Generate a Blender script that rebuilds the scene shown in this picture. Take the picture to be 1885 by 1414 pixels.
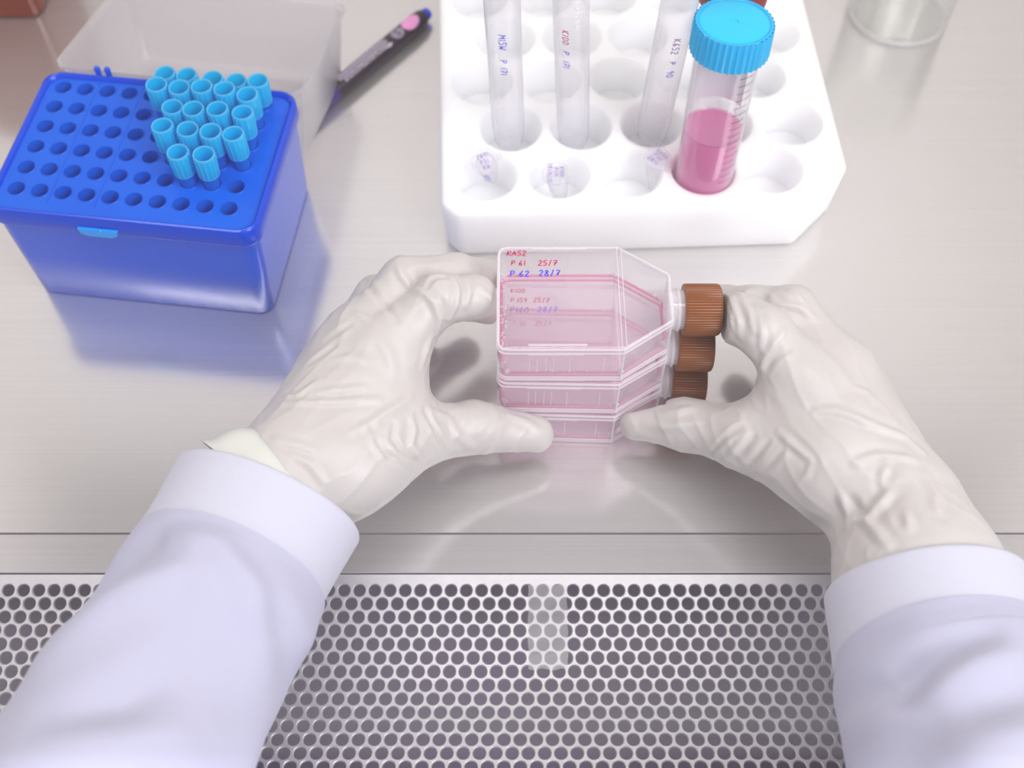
import bpy, bmesh, math, random
import numpy as np
from mathutils import Vector, Matrix, noise

random.seed(7)
S = 0.001                                   # all sizes below are in millimetres
scene = bpy.context.scene
for o in list(bpy.data.objects):
    bpy.data.objects.remove(o, do_unlink=True)
col = scene.collection
rad, sin, cos, pi = math.radians, math.sin, math.cos, math.pi

# ------------------------------------------------------------------ camera
cd = bpy.data.cameras.new('camera')
cam = bpy.data.objects.new('camera', cd)
col.objects.link(cam)
cam.location = (0, -0.272, 0.441)
cam.rotation_euler = (rad(90 - 58), 0, 0)
cd.sensor_width = 36.0
cd.lens = 36.0 * 2100 / 1885
cd.clip_start = 0.01
cd.dof.use_dof = True
cd.dof.focus_distance = 0.455
cd.dof.aperture_fstop = 7.0
scene.camera = cam

# ------------------------------------------------------------------ world, lamps, exposure
w = bpy.data.worlds.new('world')
scene.world = w
w.use_nodes = True
bg = w.node_tree.nodes['Background']
bg.inputs[0].default_value = (0.84, 0.81, 0.88, 1)
bg.inputs[1].default_value = 0.9


def area(name, loc, rot, sx, sy, power, color):
    l = bpy.data.lights.new(name, 'AREA')
    l.shape = 'RECTANGLE'
    l.size = sx
    l.size_y = sy
    l.energy = power
    l.color = color
    o = bpy.data.objects.new(name, l)
    col.objects.link(o)
    o.location = loc
    o.rotation_euler = rot
    return o


area('cabinet_lamp', (0.0, -0.075, 0.735), (0, 0, 0), 1.0, 0.12, 4.4, (1.0, 0.985, 0.965))
area('room_lamp', (0.72, -0.60, 0.85), (rad(38), rad(38), 0), 0.6, 0.6, 18.0, (0.93, 0.95, 1.0))
scene.view_settings.view_transform = 'Standard'
scene.view_settings.look = 'None'
scene.view_settings.gamma = 1.0
scene.view_settings.use_curve_mapping = False
scene.view_settings.exposure = -0.44
try:
    scene.cycles.transparent_max_bounces = 64
    scene.cycles.max_bounces = 12
except Exception:
    pass


# ------------------------------------------------------------------ materials
def lin(r, g, b):
    f = lambda c: c / 12.92 if c <= 0.04045 else ((c + 0.055) / 1.055) ** 2.4
    return (f(r / 255), f(g / 255), f(b / 255), 1)


def new_mat(name):
    m = bpy.data.materials.new(name)
    m.use_nodes = True
    nt = m.node_tree
    for n in list(nt.nodes):
        nt.nodes.remove(n)
    out = nt.nodes.new('ShaderNodeOutputMaterial')
    return m, nt, out


def N(nt, t, **kw):
    n = nt.nodes.new(t)
    for k, v in kw.items():
        if k.startswith('i_'):
            key = k[2:].replace('_', ' ')
            n.inputs[key].default_value = v
        else:
            setattr(n, k, v)
    return n


def add_bump(nt, bsdf, scale=(200, 200, 200), strength=0.2, dist=0.0003, detail=3.0, nscale=1.0):
    tc = N(nt, 'ShaderNodeTexCoord')
    mp = N(nt, 'ShaderNodeMapping')
    mp.inputs['Scale'].default_value = scale
    nz = N(nt, 'ShaderNodeTexNoise')
    nz.inputs['Scale'].default_value = nscale
    nz.inputs['Detail'].default_value = detail
    bp = N(nt, 'ShaderNodeBump')
    bp.inputs['Strength'].default_value = strength
    bp.inputs['Distance'].default_value = dist
    nt.links.new(tc.outputs['Object'], mp.inputs['Vector'])
    nt.links.new(mp.outputs['Vector'], nz.inputs['Vector'])
    nt.links.new(nz.outputs['Fac'], bp.inputs['Height'])
    nt.links.new(bp.outputs['Normal'], bsdf.inputs['Normal'])
    return nz, bp


def pbr(name, color, rough=0.5, metal=0.0, sss=0.0, sheen=0.0, bump=None, spec=0.5, var=None, sssr=(1, 1, 1)):
    m, nt, out = new_mat(name)
    b = N(nt, 'ShaderNodeBsdfPrincipled')
    b.inputs['Base Color'].default_value = color
    b.inputs['Roughness'].default_value = rough
    b.inputs['Metallic'].default_value = metal
    b.inputs['Specular IOR Level'].default_value = spec
    if sss:
        b.inputs['Subsurface Weight'].default_value = sss
        b.inputs['Subsurface Scale'].default_value = 0.004
        b.inputs['Subsurface Radius'].default_value = sssr
    if sheen:
        b.inputs['Sheen Weight'].default_value = sheen
    nt.links.new(b.outputs[0], out.inputs[0])
    if bump:
        nz, bp = add_bump(nt, b, **bump)
    if var:                                        # soft procedural colour variation
        tc = N(nt, 'ShaderNodeTexCoord')
        nz = N(nt, 'ShaderNodeTexNoise')
        nz.inputs['Scale'].default_value = var[1]
        mx = N(nt, 'ShaderNodeMix', data_type='RGBA')
        mx.inputs[6].default_value = color
        mx.inputs[7].default_value = var[0]
        nt.links.new(tc.outputs['Object'], nz.inputs['Vector'])
        nt.links.new(nz.outputs['Fac'], mx.inputs[0])
        nt.links.new(mx.outputs[2], b.inputs['Base Color'])
    return m


def clear(name, tint=(1, 1, 1, 1), body=(0.9, 0.9, 0.92, 1), a0=0.04, a1=0.6, power=2.5, rough=0.08, translucent=0.0, ior=1.5, bump=None):
    """thin clear plastic or glass: see-through face on, whiter towards the edges, Fresnel gloss on top"""
    m, nt, out = new_mat(name)
    tr = N(nt, 'ShaderNodeBsdfTransparent')
    tr.inputs[0].default_value = tint
    df = N(nt, 'ShaderNodeBsdfDiffuse')
    df.inputs[0].default_value = body
    sh = df
    if translucent:
        tl = N(nt, 'ShaderNodeBsdfTranslucent')
        tl.inputs[0].default_value = body
        ms = N(nt, 'ShaderNodeMixShader')
        ms.inputs[0].default_value = translucent
        nt.links.new(df.outputs[0], ms.inputs[1])
        nt.links.new(tl.outputs[0], ms.inputs[2])
        sh = ms
    lw = N(nt, 'ShaderNodeLayerWeight')
    lw.inputs['Blend'].default_value = 0.5
    pw = N(nt, 'ShaderNodeMath', operation='POWER')
    pw.inputs[1].default_value = power
    mu = N(nt, 'ShaderNodeMath', operation='MULTIPLY_ADD')
    mu.inputs[1].default_value = a1
    mu.inputs[2].default_value = a0
    mu.use_clamp = True
    nt.links.new(lw.outputs['Facing'], pw.inputs[0])
    nt.links.new(pw.outputs[0], mu.inputs[0])
    m1 = N(nt, 'ShaderNodeMixShader')
    nt.links.new(mu.outputs[0], m1.inputs[0])
    nt.links.new(tr.outputs[0], m1.inputs[1])
    nt.links.new(sh.outputs[0], m1.inputs[2])
    gl = N(nt, 'ShaderNodeBsdfGlossy')
    gl.inputs['Roughness'].default_value = rough
    f0 = ((ior - 1) / (ior + 1)) ** 2                # Schlick reflectance, the same from either side of a thin wall
    p5 = N(nt, 'ShaderNodeMath', operation='POWER')
    p5.inputs[1].default_value = 5.0
    fr = N(nt, 'ShaderNodeMath', operation='MULTIPLY_ADD')
    fr.inputs[1].default_value = 1 - f0
    fr.inputs[2].default_value = f0
    nt.links.new(lw.outputs['Facing'], p5.inputs[0])
    nt.links.new(p5.outputs[0], fr.inputs[0])
    m2 = N(nt, 'ShaderNodeMixShader')
    nt.links.new(fr.outputs[0], m2.inputs[0])
    nt.links.new(m1.outputs[0], m2.inputs[1])
    nt.links.new(gl.outputs[0], m2.inputs[2])
    nt.links.new(m2.outputs[0], out.inputs[0])
    if bump:
        nz, bp = add_bump(nt, gl, **bump)
        nt.links.new(bp.outputs[0], lw.inputs['Normal'])
    return m


def brushed(name, color, rough, stretch=(6, 900, 900), strength=0.10, wide=0.36):
    m, nt, out = new_mat(name)
    b = N(nt, 'ShaderNodeBsdfPrincipled')
    b.inputs['Metallic'].default_value = 1.0
    b.inputs['Roughness'].default_value = rough
    b2 = N(nt, 'ShaderNodeBsdfPrincipled')         # the wide lobe of the scratches
    b2.inputs['Metallic'].default_value = 0.75
    b2.inputs['Roughness'].default_value = 0.62
    ms = N(nt, 'ShaderNodeMixShader')
    ms.inputs[0].default_value = wide
    nt.links.new(b.outputs[0], ms.inputs[1])
    nt.links.new(b2.outputs[0], ms.inputs[2])
    nt.links.new(ms.outputs[0], out.inputs[0])
    nz, bp = add_bump(nt, b, scale=stretch, strength=strength, dist=0.0002, detail=4.0)
    nt.links.new(bp.outputs[0], b2.inputs['Normal'])
    rp = N(nt, 'ShaderNodeMix', data_type='RGBA')
    rp.inputs[6].default_value = tuple(c * 0.90 for c in color[:3]) + (1,)
    rp.inputs[7].default_value = tuple(min(1, c * 1.06) for c in color[:3]) + (1,)
    nt.links.new(nz.outputs['Fac'], rp.inputs[0])
    nt.links.new(rp.outputs[2], b.inputs['Base Color'])
    nt.links.new(rp.outputs[2], b2.inputs['Base Color'])
    return m


M = {}
M['steel'] = brushed('brushed_steel', (0.79, 0.765, 0.755, 1), 0.16)
M['steel_strip'] = brushed('brushed_steel_strip', (0.74, 0.71, 0.71, 1), 0.2)
M['steel_grille'] = brushed('perforated_steel', (0.58, 0.56, 0.58, 1), 0.5, stretch=(300, 300, 300), strength=0.04, wide=0.6)
M['plenum'] = pbr('plenum_paint', lin(128, 116, 134), 0.6)
M['wall'] = pbr('cabinet_wall', lin(232, 229, 224), 0.45, bump=dict(scale=(8, 8, 400), strength=0.05))
M['ceiling'] = pbr('cabinet_ceiling', lin(168, 164, 168), 0.6)
M['foam'] = pbr('white_foam', lin(248, 248, 251), 0.85, sss=1.0, bump=dict(scale=(420, 420, 420), strength=0.35, dist=0.0004, detail=2.0), spec=0.2)
M['foam'].node_tree.nodes['Principled BSDF'].inputs['Subsurface Scale'].default_value = 0.012
M['blue_deck'] = pbr('blue_deck', lin(0, 98, 216), 0.3, var=(lin(0, 80, 204), 30.0), spec=0.25)
M['blue_box'] = pbr('blue_box', lin(0, 76, 208), 0.24, spec=0.42, bump=dict(scale=(900, 900, 900), strength=0.06, dist=0.0002))
for k_, v_ in (('Coat Weight', 0.35), ('Coat Roughness', 0.12), ('Coat IOR', 1.5)):
    M['blue_box'].node_tree.nodes['Principled BSDF'].inputs[k_].default_value = v_
M['shaded_blue_rim'] = pbr('shaded_blue_rim', lin(0, 64, 200), 0.2, spec=0.4)  # rim shading painted in as a darker blue than the deck
M['blue_dark'] = pbr('blue_well', lin(4, 70, 190), 0.3)
M['cyan'] = pbr('cyan_latch', lin(20, 150, 235), 0.3)
M['lid'] = clear('frosted_lid', (0.97, 0.96, 0.97, 1), (0.80, 0.78, 0.80, 1), 0.20, 0.55, 2.0, 0.25, 0.5)
M['tip'] = clear('cyan_tip_plastic', lin(150, 236, 255), lin(0, 222, 255), 0.66, 0.25, 1.6, 0.14, 0.35)
M['tip_stem'] = clear('cyan_tip_stem', lin(70, 190, 250), lin(0, 150, 245), 0.36, 0.4, 1.6, 0.12, 0.5)
M['tip_rim'] = clear('cyan_tip_rim', lin(160, 235, 255), lin(130, 230, 255), 0.6, 0.4, 1.5, 0.1, 0.5)
M['cap_cyan'] = pbr('cyan_cap', lin(6, 172, 226), 0.32, sss=0.25)
M['cap_top'] = pbr('cyan_cap_top', lin(22, 190, 234), 0.40)
M['cap_brown'] = pbr('brown_cap', lin(128, 70, 22), 0.36)
M['cap_red'] = pbr('red_cap', lin(140, 30, 30), 0.4)
M['tube'] = clear('clear_tube', (0.985, 0.98, 0.985, 1), (0.78, 0.77, 0.80, 1), 0.06, 0.75, 2.6, 0.06)
M['tube_frost'] = clear('frosted_tube', (0.985, 0.98, 0.99, 1), (0.90, 0.89, 0.93, 1), 0.15, 0.5, 2.2, 0.15, 0.5)
M['pink'] = clear('pink_medium_deep', lin(252, 205, 230), lin(246, 142, 204), 0.74, 0.25, 1.5, 0.08, 0.4)
M['pink_top'] = clear('pink_meniscus', lin(250, 205, 228), lin(244, 170, 212), 0.5, 0.3, 1.5, 0.05, 0.4)
M['medium'] = clear('pink_culture_medium', lin(255, 249, 252), lin(255, 243, 251), 0.13, 0.55, 2.4, 0.03, 0.5, ior=1.33)
M['meniscus'] = clear('pink_liquid_edge', lin(252, 222, 234), lin(246, 166, 202), 0.34, 0.4, 1.8, 0.03, 0.5, ior=1.33)
M['flask'] = clear('clear_polystyrene', (0.985, 0.978, 0.985, 1), (0.96, 0.93, 0.97, 1), 0.05, 0.60, 2.4, 0.03, 0.3,
                   bump=dict(scale=(60, 60, 60), strength=0.05, dist=0.0006))
M['flask_edge'] = clear('polystyrene_edge', (0.98, 0.97, 0.98, 1), (1.0, 0.985, 1.0, 1), 0.34, 0.6, 1.6, 0.03, 0.3)  # whitened, standing in for refracted highlights along clear edges
M['bubble'] = clear('foam_bubbles', (0.99, 0.97, 0.98, 1), (1.0, 0.95, 0.98, 1), 0.2, 0.9, 1.7, 0.02, 0.3)
M['glass'] = clear('beaker_glass', (0.985, 0.99, 0.985, 1), (0.80, 0.81, 0.79, 1), 0.02, 0.7, 3.0, 0.02)
M['sash'] = clear('sash_glass', (0.985, 0.985, 0.985, 1), (0.85, 0.84, 0.9, 1), 0.0, 0.0, 1.0, 0.0, ior=1.45)
M['amber'] = pbr('amber_plastic', lin(112, 40, 6), 0.2)
M['glove'] = pbr('white_latex', lin(194, 188, 184), 0.42, sss=0.35, sheen=0.1, sssr=(1.0, 0.9, 0.8),
                 bump=dict(scale=(260, 260, 260), strength=0.12, dist=0.0004, detail=5.0))
M['glove_cuff'] = pbr('latex_cuff', lin(208, 208, 200), 0.45, sss=0.3, bump=dict(scale=(160, 160, 160), strength=0.15, dist=0.0005))
M['coat'] = pbr('white_coat_cloth', lin(182, 181, 202), 0.85, sheen=0.2, spec=0.2, bump=dict(scale=(900, 900, 900), strength=0.25, dist=0.0003))
M['knit'] = pbr('white_knit', lin(198, 197, 211), 0.9, sheen=0.3, spec=0.15, bump=dict(scale=(1500, 1500, 1500), strength=0.4, dist=0.0003))
M['pen'] = pbr('black_pen_barrel', lin(44, 28, 40), 0.35)
M['pen_cap'] = pbr('purple_pen_cap', lin(60, 40, 110), 0.35)
M['pen_blue'] = pbr('blue_pen_plug', lin(18, 60, 225), 0.4)
M['pen_pink'] = pbr('pink_print', lin(226, 150, 200), 0.5)
M['pen_grey'] = pbr('grey_print', lin(140, 128, 146), 0.5)
M['pen_light'] = pbr('light_print', lin(190, 180, 192), 0.5)
M['ink_red'] = pbr('red_ink', lin(196, 42, 88), 0.5)
M['ink_blue'] = pbr('blue_ink', lin(70, 60, 226), 0.5)
M['ink_violet'] = pbr('violet_ink', lin(120, 70, 170), 0.5)
M['ink_black'] = pbr('black_print', lin(70, 60, 70), 0.5)
M['ink_grey'] = pbr('pale_print', lin(226, 226, 232), 0.5)
M['tape'] = clear('clear_tape', (0.97, 0.96, 0.96, 1), (0.80, 0.78, 0.79, 1), 0.2, 0.2, 2.0, 0.25, 0.3)
M['white_patch'] = pbr('write_on_patch', lin(226, 222, 228), 0.6)


# ------------------------------------------------------------------ mesh helpers
def link_mesh(name, verts, faces, mat, parent=None, smooth=True, origin=(0, 0, 0), mats=None, midx=None):
    """verts in mm; origin (mm) is the object's own zero"""
    me = bpy.data.meshes.new(name)
    v = np.asarray(verts, dtype=float).reshape(-1, 3) - np.asarray(origin, dtype=float)
    me.from_pydata((v * S).tolist(), [], [tuple(f) for f in faces])
    me.materials.append(mat)
    if mats:
        for x in mats:
            me.materials.append(x)
        me.polygons.foreach_set('material_index', midx)
    bm = bmesh.new()
    bm.from_mesh(me)
    bmesh.ops.recalc_face_normals(bm, faces=bm.faces)
    bm.to_mesh(me)
    bm.free()
    if smooth:
        me.shade_smooth()
        try:
            me.set_sharp_from_angle(angle=rad(38 if smooth is True else smooth))
        except Exception:
            pass
    o = bpy.data.objects.new(name, me)
    col.objects.link(o)
    if parent is not None:
        o.parent = parent
    else:
        o.location = Vector(origin) * S
    return o


def tag(o, label, cat, group=None, kind=None):
    if label:
        o['label'] = label
    if cat:
        o['category'] = cat
    if group:
        o['group'] = group
    if kind:
        o['kind'] = kind
    return o


def thing(name, label, cat, loc=(0, 0, 0), rot=(0, 0, 0), group=None):
    o = bpy.data.objects.new(name, None)
    o.empty_display_size = 0.01
    col.objects.link(o)
    o.location = Vector(loc) * S
    o.rotation_euler = rot
    return tag(o, label, cat, group)


class MB:
    """collects vertices and faces of one mesh"""

    def __init__(self):
        self.v = []
        self.f = []

    def add(self, verts, faces):
        b = len(self.v)
        self.v.extend([tuple(x) for x in verts])
        self.f.extend([tuple(i + b for i in f) for f in faces])
        return self

    def lathe(self, prof, n=32, c=(0, 0, 0), cap0=False, cap1=False, mod=None):
        rings = []
        for r, z in prof:
            rings.append([((r if mod is None else mod(r, z, 2 * pi * i / n)) * cos(2 * pi * i / n) + c[0],
                           (r if mod is None else mod(r, z, 2 * pi * i / n)) * sin(2 * pi * i / n) + c[1], z + c[2]) for i in range(n)])
        return self.loft(rings, cap0, cap1)

    def loft(self, rings, cap0=True, cap1=True, closed=True):
        n = len(rings[0])
        vs = [p for r in rings for p in r]
        fs = []
        for k in range(len(rings) - 1):
            for i in range(n if closed else n - 1):
                j = (i + 1) % n
                fs.append((k * n + i, k * n + j, (k + 1) * n + j, (k + 1) * n + i))
        if cap0:
            fs.append(tuple(range(n)))
        if cap1:
            fs.append(tuple(range((len(rings) - 1) * n, len(rings) * n)))
        return self.add(vs, fs)

    def box(self, x0, x1, y0, y1, z0, z1):
        v = [(x, y, z) for z in (z0, z1) for y in (y0, y1) for x in (x0, x1)]
        return self.add(v, [(0, 2, 3, 1), (4, 5, 7, 6), (0, 1, 5, 4), (2, 6, 7, 3), (0, 4, 6, 2), (1, 3, 7, 5)])

    def tube(self, pts, r, n=8, cap=True):
        pts = [Vector(p) for p in pts]
        rings = []
        for i, p in enumerate(pts):
            t = (pts[min(i + 1, len(pts) - 1)] - pts[max(i - 1, 0)]).normalized()
            a = Vector((0, 0, 1)) if abs(t.z) < 0.9 else Vector((1, 0, 0))
            u = t.cross(a).normalized()
            q = t.cross(u)
            rr = r[i] if isinstance(r, (list, tuple)) else r
            rings.append([tuple(p + u * rr * cos(2 * pi * k / n) + q * rr * sin(2 * pi * k / n)) for k in range(n)])
        return self.loft(rings, cap, cap)

    def sphere(self, c, r, n=10, m=6):
        prof = [(max(r * sin(pi * k / m), r * 0.02), -r * cos(pi * k / m)) for k in range(m + 1)]
        return self.lathe(prof, n, c, True, True)

    def build(self, name, mat, parent=None, smooth=True, origin=(0, 0, 0)):
        return link_mesh(name, self.v, self.f, mat, parent, smooth, origin)


def rrect(hx, hy, r, z, n=6, cx=0, cy=0):
    pts = []
    for (sx, sy, a0) in ((1, 1, 0), (-1, 1, 90), (-1, -1, 180), (1, -1, 270)):
        for k in range(n + 1):
            a = rad(a0 + 90 * k / n)
            pts.append((cx + sx * (hx - r) + r * cos(a), cy + sy * (hy - r) + r * sin(a), z))
    return pts


def bevel_obj(o, width, seg=2, angle=40):
    me = o.data
    bm = bmesh.new()
    bm.from_mesh(me)
    ed = [e for e in bm.edges if len(e.link_faces) == 2 and e.calc_face_angle(0) > rad(angle)]
    bmesh.ops.bevel(bm, geom=ed, offset=width * S, segments=seg, profile=0.5, affect='EDGES', clamp_overlap=True)
    bmesh.ops.recalc_face_normals(bm, faces=bm.faces)
    bm.to_mesh(me)
    bm.free()
    me.shade_smooth()
    try:
        me.set_sharp_from_angle(angle=rad(50))
    except Exception:
        pass
    return o


# stroke lettering: each glyph is a list of polylines in a 0.6 x 1 cell
GL = {
    'K': [[(0, 1), (0, 0)], [(.55, 1), (.05, .45), (.6, 0)]],
    'A': [[(0, 0), (.3, 1), (.6, 0)], [(.12, .38), (.5, .42)]],
    'P': [[(.05, 0), (.05, 1), (.45, .95), (.55, .75), (.4, .55), (.05, .5)]],
    'M': [[(0, 0), (.05, 1), (.3, .4), (.55, 1), (.62, 0)]],
    'I': [[(.3, 1), (.3, 0)]],
    'S': [[(.55, .95), (.2, 1), (.05, .75), (.5, .4), (.45, .08), (0, .03)]],
    'W': [[(0, 1), (.15, 0), (.3, .6), (.45, 0), (.62, 1)]],
    'U': [[(.05, 1), (.05, .2), (.3, 0), (.55, .2), (.55, 1)]],
    'R': [[(.05, 0), (.05, 1), (.5, .95), (.5, .6), (.05, .5), (.58, 0)]],
    'E': [[(.55, 1), (.05, 1), (.05, 0), (.55, 0)], [(.05, .5), (.45, .5)]],
    'Z': [[(.05, 1), (.55, 1), (.05, 0), (.6, 0)]],
    '0': [[(.3, 1), (.06, .75), (.06, .25), (.3, 0), (.54, .25), (.54, .75), (.3, 1)]],
    '1': [[(.3, 1), (.3, 0)]],
    '2': [[(.04, .8), (.3, 1), (.55, .8), (.05, 0), (.6, .02)]],
    '3': [[(.05, .95), (.5, .9), (.25, .55), (.55, .3), (.3, 0), (.03, .08)]],
    '4': [[(.45, 0), (.45, 1), (.0, .35), (.6, .35)]],
    '5': [[(.58, 1), (.12, 1), (.08, .58), (.45, .55), (.52, .2), (.3, 0), (.02, .05)]],
    '6': [[(.42, 1), (.1, .5), (.08, .15), (.3, 0), (.5, .18), (.4, .42), (.1, .35)]],
    '7': [[(.02, .95), (.58, 1), (.22, 0)], [(.12, .48), (.5, .52)]],
    '8': [[(.3, .52), (.08, .78), (.3, 1), (.52, .78), (.3, .52), (.04, .22), (.3, 0), (.56, .22), (.3, .52)]],
    '9': [[(.52, .72), (.3, .98), (.08, .72), (.3, .5), (.52, .72), (.42, 0)]],
    '/': [[(.45, 1.1), (.15, -.1)]],
    '.': [[(.22, .06), (.3, .0)]],
    '-': [[(.1, .45), (.5, .45)]],
    ' ': [],
}


def strokes(text, size, x=0.0, y=0.0, gap=0.22, jitter=0.03, slant=0.08):
    out = []
    rnd = random.Random(text + str(x))
    for ch in text:
        wdt = 0.28 if ch in '1I.' else 0.6
        for pl in GL.get(ch, []):
            off = -0.16 if ch in '1I' else 0
            out.append([(x + size * (px + off + slant * py + rnd.uniform(-jitter, jitter)), y + size * (py + rnd.uniform(-jitter, jitter))) for px, py in pl])
        x += size * (wdt + gap)
    return out, x


def ribbons(polys, width, fn, mb=None):
    """flat strokes: fn maps (u, v) to a point (mm)"""
    mb = mb or MB()
    for pl in polys:
        fine = []
        for a, b in zip(pl[:-1], pl[1:]):
            for k in range(3):
                fine.append((a[0] + (b[0] - a[0]) * k / 3, a[1] + (b[1] - a[1]) * k / 3))
        fine.append(pl[-1])
        L, R = [], []
        for i, p in enumerate(fine):
            q0 = fine[max(i - 1, 0)]
            q1 = fine[min(i + 1, len(fine) - 1)]
            dx, dy = q1[0] - q0[0], q1[1] - q0[1]
            l = math.hypot(dx, dy) or 1
            nx, ny = -dy / l * width / 2, dx / l * width / 2
            L.append(fn(p[0] + nx, p[1] + ny))
            R.append(fn(p[0] - nx, p[1] - ny))
        n = len(fine)
        mb.add(L + R, [(i, i + 1, n + i + 1, n + i) for i in range(n - 1)])
    return mb


def tile_hole(mb, cx, cy, hw, hh, radii, fn, n=16):
    """rectangular tile with a round hole; radii = [(r, depth)...] from the hole's lip inwards; fn maps (x, y, z) to a point"""
    ang = sorted(set([round(2 * pi * i / n, 5) for i in range(n)] + [round(math.atan2(sy * hh, sx * hw) % (2 * pi), 5) for sx in (-1, 1) for sy in (-1, 1)]))
    ring = []
    for a in ang:
        c, s = cos(a), sin(a)
        t = min(hw / abs(c) if abs(c) > 1e-6 else 1e9, hh / abs(s) if abs(s) > 1e-6 else 1e9)
        ring.append(fn(cx + t * c, cy + t * s, 0))
    rings = [ring]
    for r, d in radii:
        rings.append([fn(cx + r * cos(a), cy + r * sin(a), -d) for a in ang])
    mb.loft(rings, False, False)


# ------------------------------------------------------------------ the setting: cabinet shell
def struct(o):
    o['kind'] = 'structure'
    return o


struct(MB().box(-520, 520, -70.3, 330, -3, 0).build('floor', M['steel'], smooth=False))
strip_o = struct(bevel_obj(MB().box(-520, 520, -88.3, -70.9, -3, -0.3).build('trim_1', M['steel_strip'], smooth=False), 0.35))
strip_o.data.shade_flat()
struct(MB().box(-520, 520, 330, 336, -3, 760).build('wall_back', M['wall'], smooth=False))
struct(MB().box(-526, -520, -230, 336, -50, 760).build('wall_left', M['wall'], smooth=False))
struct(MB().box(520, 526, -230, 336, -50, 760).build('wall_right', M['wall'], smooth=False))
struct(MB().box(-520, 520, -140, 330, 755, 760).build('ceiling', M['ceiling'], smooth=False))
struct(MB().box(-520, 520, -260, -66, -46, -42).build('trim_2', M['plenum'], smooth=False))

# sash: a real pane leaning back from its lower edge, in front of the work space
a_s = math.atan2(65, 478)
sash = MB()
L_s = 470
sash.box(-520, 520, -2.5, 2.5, 0, L_s)
so = sash.build('window_1', M['sash'], smooth=False)
so.location = (0, -0.216, 0.224)
so.rotation_euler = (-a_s, 0, 0)
struct(so)

# ------------------------------------------------------------------ perforated intake grille
prof_y = np.array([-88.9, -92.0, -95.2, -108.3, -121.3, -131.8, -141.5, -151.6, -162.8, -174.0, -186.0, -197.0, -208.0])
prof_z = np.array([-0.8, -1.3, -2.0, -5.2, -7.8, -8.9, -8.7, -7.7, -6.2, -3.8, -0.9, 2.4, 5.6])
arc = np.concatenate([[0], np.cumsum(np.hypot(np.diff(prof_y), np.diff(prof_z)))])


def gprof(s):
    s = min(max(s, 0), arc[-1] - 1e-3)
    e = 1.5
    ys = np.mean([np.interp(s + d, arc, prof_y) for d in (-e, -e / 2, 0, e / 2, e)]) if e < s < arc[-1] - e else np.interp(s, arc, prof_y)
    zs = np.mean([np.interp(s + d, arc, prof_z) for d in (-e, -e / 2, 0, e / 2, e)]) if e < s < arc[-1] - e else np.interp(s, arc, prof_z)
    s1 = min(s + 0.5, arc[-1])
    s0 = max(s - 0.5, 0)
    ty = np.interp(s1, arc, prof_y) - np.interp(s0, arc, prof_y)
    tz = np.interp(s1, arc, prof_z) - np.interp(s0, arc, prof_z)
    l = math.hypot(ty, tz) or 1
    return ys, zs, (tz / l, -ty / l)


GPROF = {}


def gmap(x, s, d):
    key = round(s, 3)
    if key not in GPROF:
        GPROF[key] = gprof(s)
    y, z, n = GPROF[key]
    return (x, y + n[0] * d, z + n[1] * d)


pitch, rowp = 6.283, 5.441
s_first = float(np.interp(95.3, -prof_y, arc))
g = MB()
nrow = 20
xs = 47
for r in range(nrow):
    off = 0.0 if r % 2 == 0 else pitch / 2
    for c in range(-xs, xs + 1):
        tile_hole(g, c * pitch + off, s_first + r * rowp, pitch / 2, rowp / 2, [(2.86, 0.0), (2.62, 0.16), (2.42, 0.55), (2.40, 1.1)], gmap, n=14)
s_top = s_first - rowp / 2
s_end = s_first + (nrow - 0.5) * rowp
for sa, sb in ((0.0, s_top), (s_end, arc[-1] - 0.01)):
    k = max(2, int((sb - sa) / 2))
    rows_ = [[gmap(x, sa + (sb - sa) * i / k, 0) for x in (-520, -300, 0, 300, 520)] for i in range(k + 1)]
    g.loft(rows_, False, False, closed=False)
for sx in (-1, 1):
    xa = (xs + 0.5) * pitch
    rows_ = [[gmap(sx * x, s_top + (s_end - s_top) * i / 12, 0) for x in (xa, 520)] for i in range(13)]
    g.loft(rows_, False, False, closed=False)
go = g.build('air_grille', M['steel_grille'], smooth=30)
tag(go, 'perforated steel intake grille of round holes along the front edge of the worktop', 'grille')

struct(bevel_obj(MB().box(-520, 520, -262, -208.3, -46, 5.4).build('trim_3', M['steel_strip'], smooth=False), 2.0)).data.shade_flat()

# clear tape stuck over three columns of holes
tp = MB()
tx0, tx1 = -1.6 + 8.2, 21.5
tx0 = (972 - 942.5) / 2100 * 468
tx1 = (1044 - 942.5) / 2100 * 468
rws = []
for i in range(21):
    s = s_first - 2.2 + i * (34.0 / 20)
    rws.append([gmap(tx0 + (tx1 - tx0) * k / 6 + 0.25 * sin(i * 1.3 + k), s + (0.5 * sin(k * 2.1) if i in (0, 20) else 0), 0.12 + 0.05 * sin(i * .9 + k)) for k in range(7)])
tp.loft(rws, False, False, closed=False)
to = tp.build('clear_tape', M['tape'], smooth=True, origin=(10, -110, -5))
tag(to, 'strip of clear tape stuck over a few holes in the middle of the steel grille', 'tape')

# ------------------------------------------------------------------ blue tip box
BX, BY, BYAW = -167.1, 93.3, rad(-7)
tb = thing('tip_box', 'blue plastic pipette tip box with its frosted lid folded open, left of the foam rack', 'box', (BX, BY, 0), (0, 0, BYAW))
OX, OY = 2.5, -2.85
Pc, Pr = 10.667, 12.616
# base: hollow tapered shell
b = MB()
rings = [rrect(56.0, 41.2, 6, 0.3, cx=OX, cy=OY), rrect(57.0, 42.0, 7, 1.4, cx=OX, cy=OY), rrect(58.4, 42.0, 7, 30, cx=OX, cy=OY), rrect(59.4, 42.0, 7, 55, cx=OX, cy=OY)]
b.loft(rings, True, False)
b.build('base', M['blue_box'], tb)
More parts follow.
